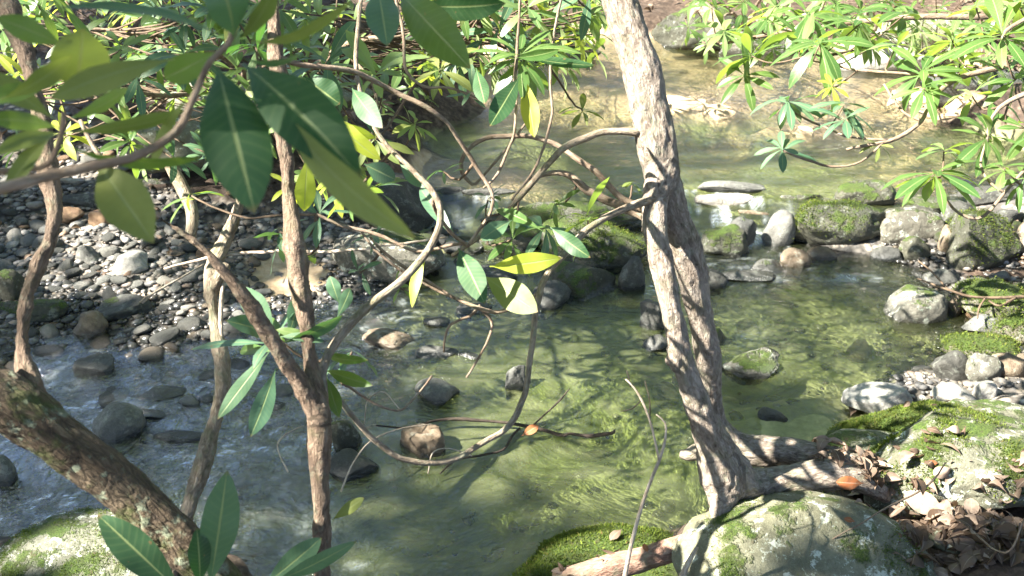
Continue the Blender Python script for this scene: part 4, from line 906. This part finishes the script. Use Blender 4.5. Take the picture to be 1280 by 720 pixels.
def litter(region, count, l0, l1, lb=lb, lift=.02):
    for _ in range(count):
        p = drop(random.uniform(region[0], region[2]), random.uniform(region[1], region[3]))
        if p is None or p[2] > .62 or (_onrock[0] and random.random() < .93): continue
        lb.add(crumple(p+np.array([0, 0, random.uniform(0, lift)]), l0*.6+(l1*1.15-l0*.6)*random.random()**1.7))
litter((1060, 590, 1200, 700), 460, .02, .065); litter((1110, 630, 1300, 735), 1100, .02, .07); litter((1010, 590, 1110, 640), 120, .02, .06)
litter((1120, 450, 1295, 520), 60, .02, .06, lift=.03); litter((620, 690, 840, 720), 26, .02, .045, lift=.01)
lb.build('leaf_litter', DEADLEAF); tag(bpy.data.objects['leaf_litter'], 'brown leaf litter heaped between the boulders at bottom right', 'leaf litter', kind='stuff')
lb = LB()
def litg(region, count, l0, l1, zmin=.2):
    for _ in range(count):
        g = G(random.uniform(region[0], region[2]), random.uniform(region[1], region[3]), .35); z = float(look(g[0], g[1])[0][0])
        if z < zmin: continue
        lb.add(crumple(np.array([g[0], g[1], z+random.uniform(.0, .03)]), random.uniform(l0, l1)))
litg((0, -20, 560, 215), 900, .05, .11); litg((560, -20, 1290, 110), 500, .05, .12, .24); litg((1150, 230, 1290, 330), 60, .04, .08, .1); litg((960, 235, 1000, 275), 20, .03, .06, .02)
litg((0, 225, 340, 430), 110, .02, .06, .02)
lb.build('forest_floor_litter', DEADLEAF); tag(bpy.data.objects['forest_floor_litter'], 'dry leaf litter on the back slope and far bank', 'leaf litter', kind='stuff')
for i, (px, py, L, mt, lab) in enumerate([
 (1150,625,.13,DEADLEAF,'large pale tan dead leaf leaning on the right boulder, left of its neighbour'),(1180,650,.11,DEADLEAF,'broad curled dead leaf just right of the large pale tan one'),(1200,680,.09,DEADLEAF,'curled brown dead leaf in the middle of the bottom right litter'),
 (1135,668,.08,DEADLEAF,'dark crumpled leaf at the left edge of the bottom right litter'),(1225,700,.09,DEADLEAF,'pinkish dead leaf near the bottom right corner'),(1060,602,.08,DEADRED,'orange-brown leaf tucked against the end of the root'),
 (1165,575,.035,DEADRED,'tiny orange leaf scrap stuck on the right boulder'),(1060,652,.03,DEADRED,'tiny orange leaf scrap on the huge lichen boulder'),(1065,515,.07,DEADLEAF,'curled dead leaf at the water edge by the white-topped rock'),(808,688,.03,DEADRED,'tiny orange leaf scrap on the mossy slab'),(770,672,.06,DEADLEAF,'dark dead leaf curled on the mossy slab')]):
    h_ = hit(px, py)
    if h_ is None: continue
    p, nm, nr = h_; nr = nr+np.array([0, -.3, .3])
    d = np.cross(nr, [random.uniform(-.3, .3), -.2, 1.0]); d = d/np.linalg.norm(d)*(1 if i % 2 else -1); d = d+np.array([0, 0, .3*(L > .1)]); d /= np.linalg.norm(d)
    l = LB(); c_ = p+nr/np.linalg.norm(nr)*.012; l.add(leaf_geo(c_-d*L/2, c_+d*L/2, L*.5, nr, .1, .3, 10, .75 if L > .1 else .3, .3)); tag(l.build('dead_leaf', mt), lab, 'leaf')
l = LB(); p = G(662, 542, .03); l.add(leaf_geo(p+[-.03, 0, -.01], p+[.035, .01, .03], .035, (0, -.6, .6), .1, .3, 8, .5)); tag(l.build('dead_leaf', DEADRED), 'bright orange dead leaf caught on the dark floating branch', 'leaf')

# ------------------------------------------------------------------ overstorey that shades the creek
GAPS = []  # holes left in the unseen crowns so sun patches fall there
def gap3(p, r_): q = p-SUN*(p[2]-.3)/SUN[2]; GAPS.append((q[0], q[1], r_))
def gapg(px, py, z, r_): gap3(G(px, py, z), r_)
for y in range(-40, 260, 25): gap3(P(776+y*.17, y, 2.58), .13)
gap3(P(870,520,2.72), .09); gap3(P(895,590,2.8), .16); gap3(P(985,590,2.8), .07); gap3(P(848,345,2.7), .05)
gapg(1235,530,.5,.26); gapg(1130,520,.3,.10); gapg(1165,610,.4,.02); gapg(935,690,.42,.05)
gapg(190,690,.05,.22); gapg(60,690,.1,.12); gapg(735,705,.2,.07); gapg(800,700,.2,.05); gapg(770,670,.1,.05)
for a_, b_, c_ in ((60,250,.2),(110,300,.22),(170,330,.18),(40,340,.12),(210,250,.15),(10,280,.15),(180,400,.1),(380,360,.25),(450,400,.12),(470,305,.13),(520,330,.1),(590,300,.12),(740,285,.1),(1105,490,.13),(1200,495,.16),(1240,485,.12),(930,250,.2),(905,232,.15)): gapg(a_, b_, .1, c_)
for a_ in range(820, 1300, 60): gapg(a_, 125+(a_-820)*.09, .2, .32)
for a_ in range(1060, 1340, 70): gapg(a_, 190, .2, .45)
gapg(660,225,.2,.2); gapg(560,215,.2,.15)
for nd in nd9: gap3(P(nd[0], nd[1], nd[2]), .45)
for a_ in range(860, 1320, 60):
    for d_ in (5.2, 6.2, 7.2): gap3(P(a_, 10, d_), .55)
for a_ in range(0, 210, 70): gap3(P(a_, 30, 3.6), .25); gap3(P(a_, 40, 2.7), .10)
gap3(P(380,225,1.93), .1); gap3(P(310,400,2.0), .10); gap3(P(260,560,3.05), .06); gap3(P(640,350,2.3), .04)
for g_ in ((1000,400,0,.34),(1060,460,0,.28),(930,400,0,.2),(700,480,0,.22),(640,560,0,.2),(780,600,0,.2),(600,450,0,.14),(950,330,0,.18),(820,520,0,.15),(1100,180,.13,1.0),(1260,150,.13,1.0),(950,120,.1,.75),(1000,215,.13,.8),(1180,120,.13,.8),(720,130,.1,.3),(640,180,.1,.2),(760,285,.1,.2),(770,680,.15,.12),(1130,520,.2,.16),(1060,280,.2,.14),(1230,380,.1,.2),(60,470,0,.08),(250,640,0,.06),(130,690,.05,.12)): gapg(*g_)
for p_ in (P(382,420,2),P(370,330,2),P(400,600,2),P(399,540,2),P(100,570,1.7),P(190,645,1.72),P(55,320,1.8),P(270,420,3.1)): gap3(p_, .06)
for a_ in range(20, 540, 75): gap3(P(a_, 25, 3.3), .12)
GAPS = np.array(GAPS)
def canopy(count, x0, x1, y0, y1, z0, z1, thr, keepgap=True, L=(.10, .17)):
    c = np.stack([rng.uniform(x0, x1, count), rng.uniform(y0, y1, count), rng.uniform(z0, z1, count)], 1)
    q = c-SUN*((c[:, 2:3]-.3)/SUN[2]); ok = fbm(q*np.array([1.3, 1.3, 0])+5, 3, 77) > thr
    ok &= fbm(c*.9, 2, 78) > -.28
    wob = 1+.5*fbm(q*np.array([4, 4, 0]), 3, 80)
    if keepgap:
        d = np.sqrt((q[:, None, 0]-GAPS[None, :, 0])**2+(q[:, None, 1]-GAPS[None, :, 1])**2)/(GAPS[None, :, 2]+.10)
        ok &= d.min(1)*wob > 1
    return c[ok]
def crown(pts, mat, parent, L0=.10, L1=.18, name='crown'):
    N = len(pts); d = rng.normal(size=(N, 3)); d[:, 2] *= .5; d /= np.linalg.norm(d, axis=1, keepdims=True)
    s = np.cross(d, rng.normal(size=(N, 3))*.5+np.array([0, 0, 1.0])); s /= np.linalg.norm(s, axis=1, keepdims=True)
    L = rng.uniform(L0, L1, (N, 1)); W = L*.22
    V = np.stack([pts, pts+d*L*.5+s*W, pts+d*L, pts+d*L*.5-s*W], 1).reshape(-1, 3); F = np.arange(4*N).reshape(N, 4)
    A = np.tile([[0, 0, 0], [.8, .5, 0], [0, 1, 0], [-.8, .5, 0]], (N, 1)).astype(float); A[:, 2] = np.repeat(rng.random(N), 4)
    return link(name, mesh(name, V, F, {'lf': A}, False), mat, parent)
def big_tree(x, y, pts, label, h, r_=.16, mat=LEAF_CAN, L0=.15, L1=.28):
    z = float(look(x, y)[0][0]); t = thing('tree', (x, y, z-.1), label, 'tree', 'tall trees around the creek')
    branch('trunk', ([np.array([x, y, z-.2]), np.array([x+.1, y, z+h*.4]), np.array([x-.1, y+.1, z+h*.75]), np.array([x, y, z+h])], [r_*1.3, r_, r_*.7, r_*.3]), BARK_LEFT, t, .3, 12, .1)
    if len(pts):
        for k in range(14):
            p = pts[rng.integers(len(pts))]; b = np.array([x, y, z+min(h, max(h*.35, p[2]-z-1.0))])
            branch('limb', ([b, (b+p)/2+np.array([0, 0, .25]), p], [r_*.3, r_*.18, .012]), BARK_LEFT, t, .3, 6, .1)
        crown(pts, mat, t, L0, L1)
C = canopy(66000, -14.5, -.2, -4.2, 5.8, 6.0, 8.8, -.22)
seeds = np.array([[-6.8, -1.3], [-8.6, 3.4], [-5.6, -4.0], [-11.5, 4.8]])
own = ((C[:, None, :2]-seeds[None])**2).sum(2).argmin(1)
for i, lab in enumerate(('tall shade tree left of the creek nearest the camera', 'tall shade tree left of the gravel bar', 'tall shade tree behind the camera on the left', 'tall shade tree far back on the left slope')):
    big_tree(*seeds[i], C[own == i], lab, 8.6)
# trees on the slope behind: reflected in the pools
spots = [(.6, 12.8, 3.2, 8.2), (3.6, 12.2, 3.2, 8.5), (6.8, 11.2, 3.2, 8.0), (9.5, 8.5, 3.0, 6), (2.2, 16.5, 3.5, 7), (6.0, 16, 3.5, 7), (8.5, 4.5, 2.4, 4.5)]
for i, (x, y, rr, hh_) in enumerate(spots):
    N = 4600; v = rng.normal(size=(N, 3)); v /= np.linalg.norm(v, axis=1, keepdims=True); v *= rng.random((N, 1))**.4
    z = float(look(x, y)[0][0]); pts = v*np.array([rr*.8, rr*.7, hh_*.52])+np.array([x, y, z+hh_*.62+.9]); pts = pts[(fbm(pts*.9, 3, 90+i) > -.12) & (pts[:, 2] > z+.5)]
    big_tree(x, y, pts, ['leafy tree on the slope straight across the creek', 'leafy tree across the creek right of centre', 'leafy tree across the creek at far right', 'leafy tree on the right bank farther up', 'tall leafy tree high on the slope at centre', 'tall leafy tree high on the slope at right', 'leafy tree on the right bank near the dam'][i], hh_+1, .12, LEAF_FAR, .16, .30)

# ------------------------------------------------------------------ light, camera
w = bpy.data.worlds.new('World'); SC.world = w; w.use_nodes = True; nt = w.node_tree
bg = nt.nodes['Background']; sky = nt.nodes.new('ShaderNodeTexSky'); sky.sky_type = 'NISHITA'; sky.sun_disc = False
el = math.asin(SUN[2]); az = math.atan2(SUN[0], SUN[1]); sky.sun_elevation = el; sky.sun_rotation = az; sky.altitude = 600
nt.links.new(sky.outputs[0], bg.inputs[0]); bg.inputs[1].default_value = .05
sl_ = bpy.data.lights.new('sun', 'SUN'); sl_.energy = 5.0; sl_.angle = R(.53); sl_.color = (1, .95, .86)
so = bpy.data.objects.new('sun', sl_); COL.objects.link(so); so.rotation_euler = Vector(SUN).to_track_quat('Z', 'Y').to_euler()
cam = bpy.data.cameras.new('camera'); co = bpy.data.objects.new('camera', cam); COL.objects.link(co); co.location = CAM
co.rotation_euler = (R(90)-PITCH, 0, 0); cam.sensor_width = 36; cam.lens = 36*FPX/1280; cam.clip_end = 300; cam.clip_start = .05
cam.dof.use_dof = True; cam.dof.focus_distance = 3.0; cam.dof.aperture_fstop = 6.3
SC.camera = co
SC.view_settings.view_transform = 'Standard'; SC.view_settings.look = 'None'; SC.view_settings.gamma = 1; SC.view_settings.exposure = 3.1
SC.view_settings.use_white_balance = True; SC.view_settings.white_balance_temperature = 6600
SC.cycles.transparent_max_bounces = 12
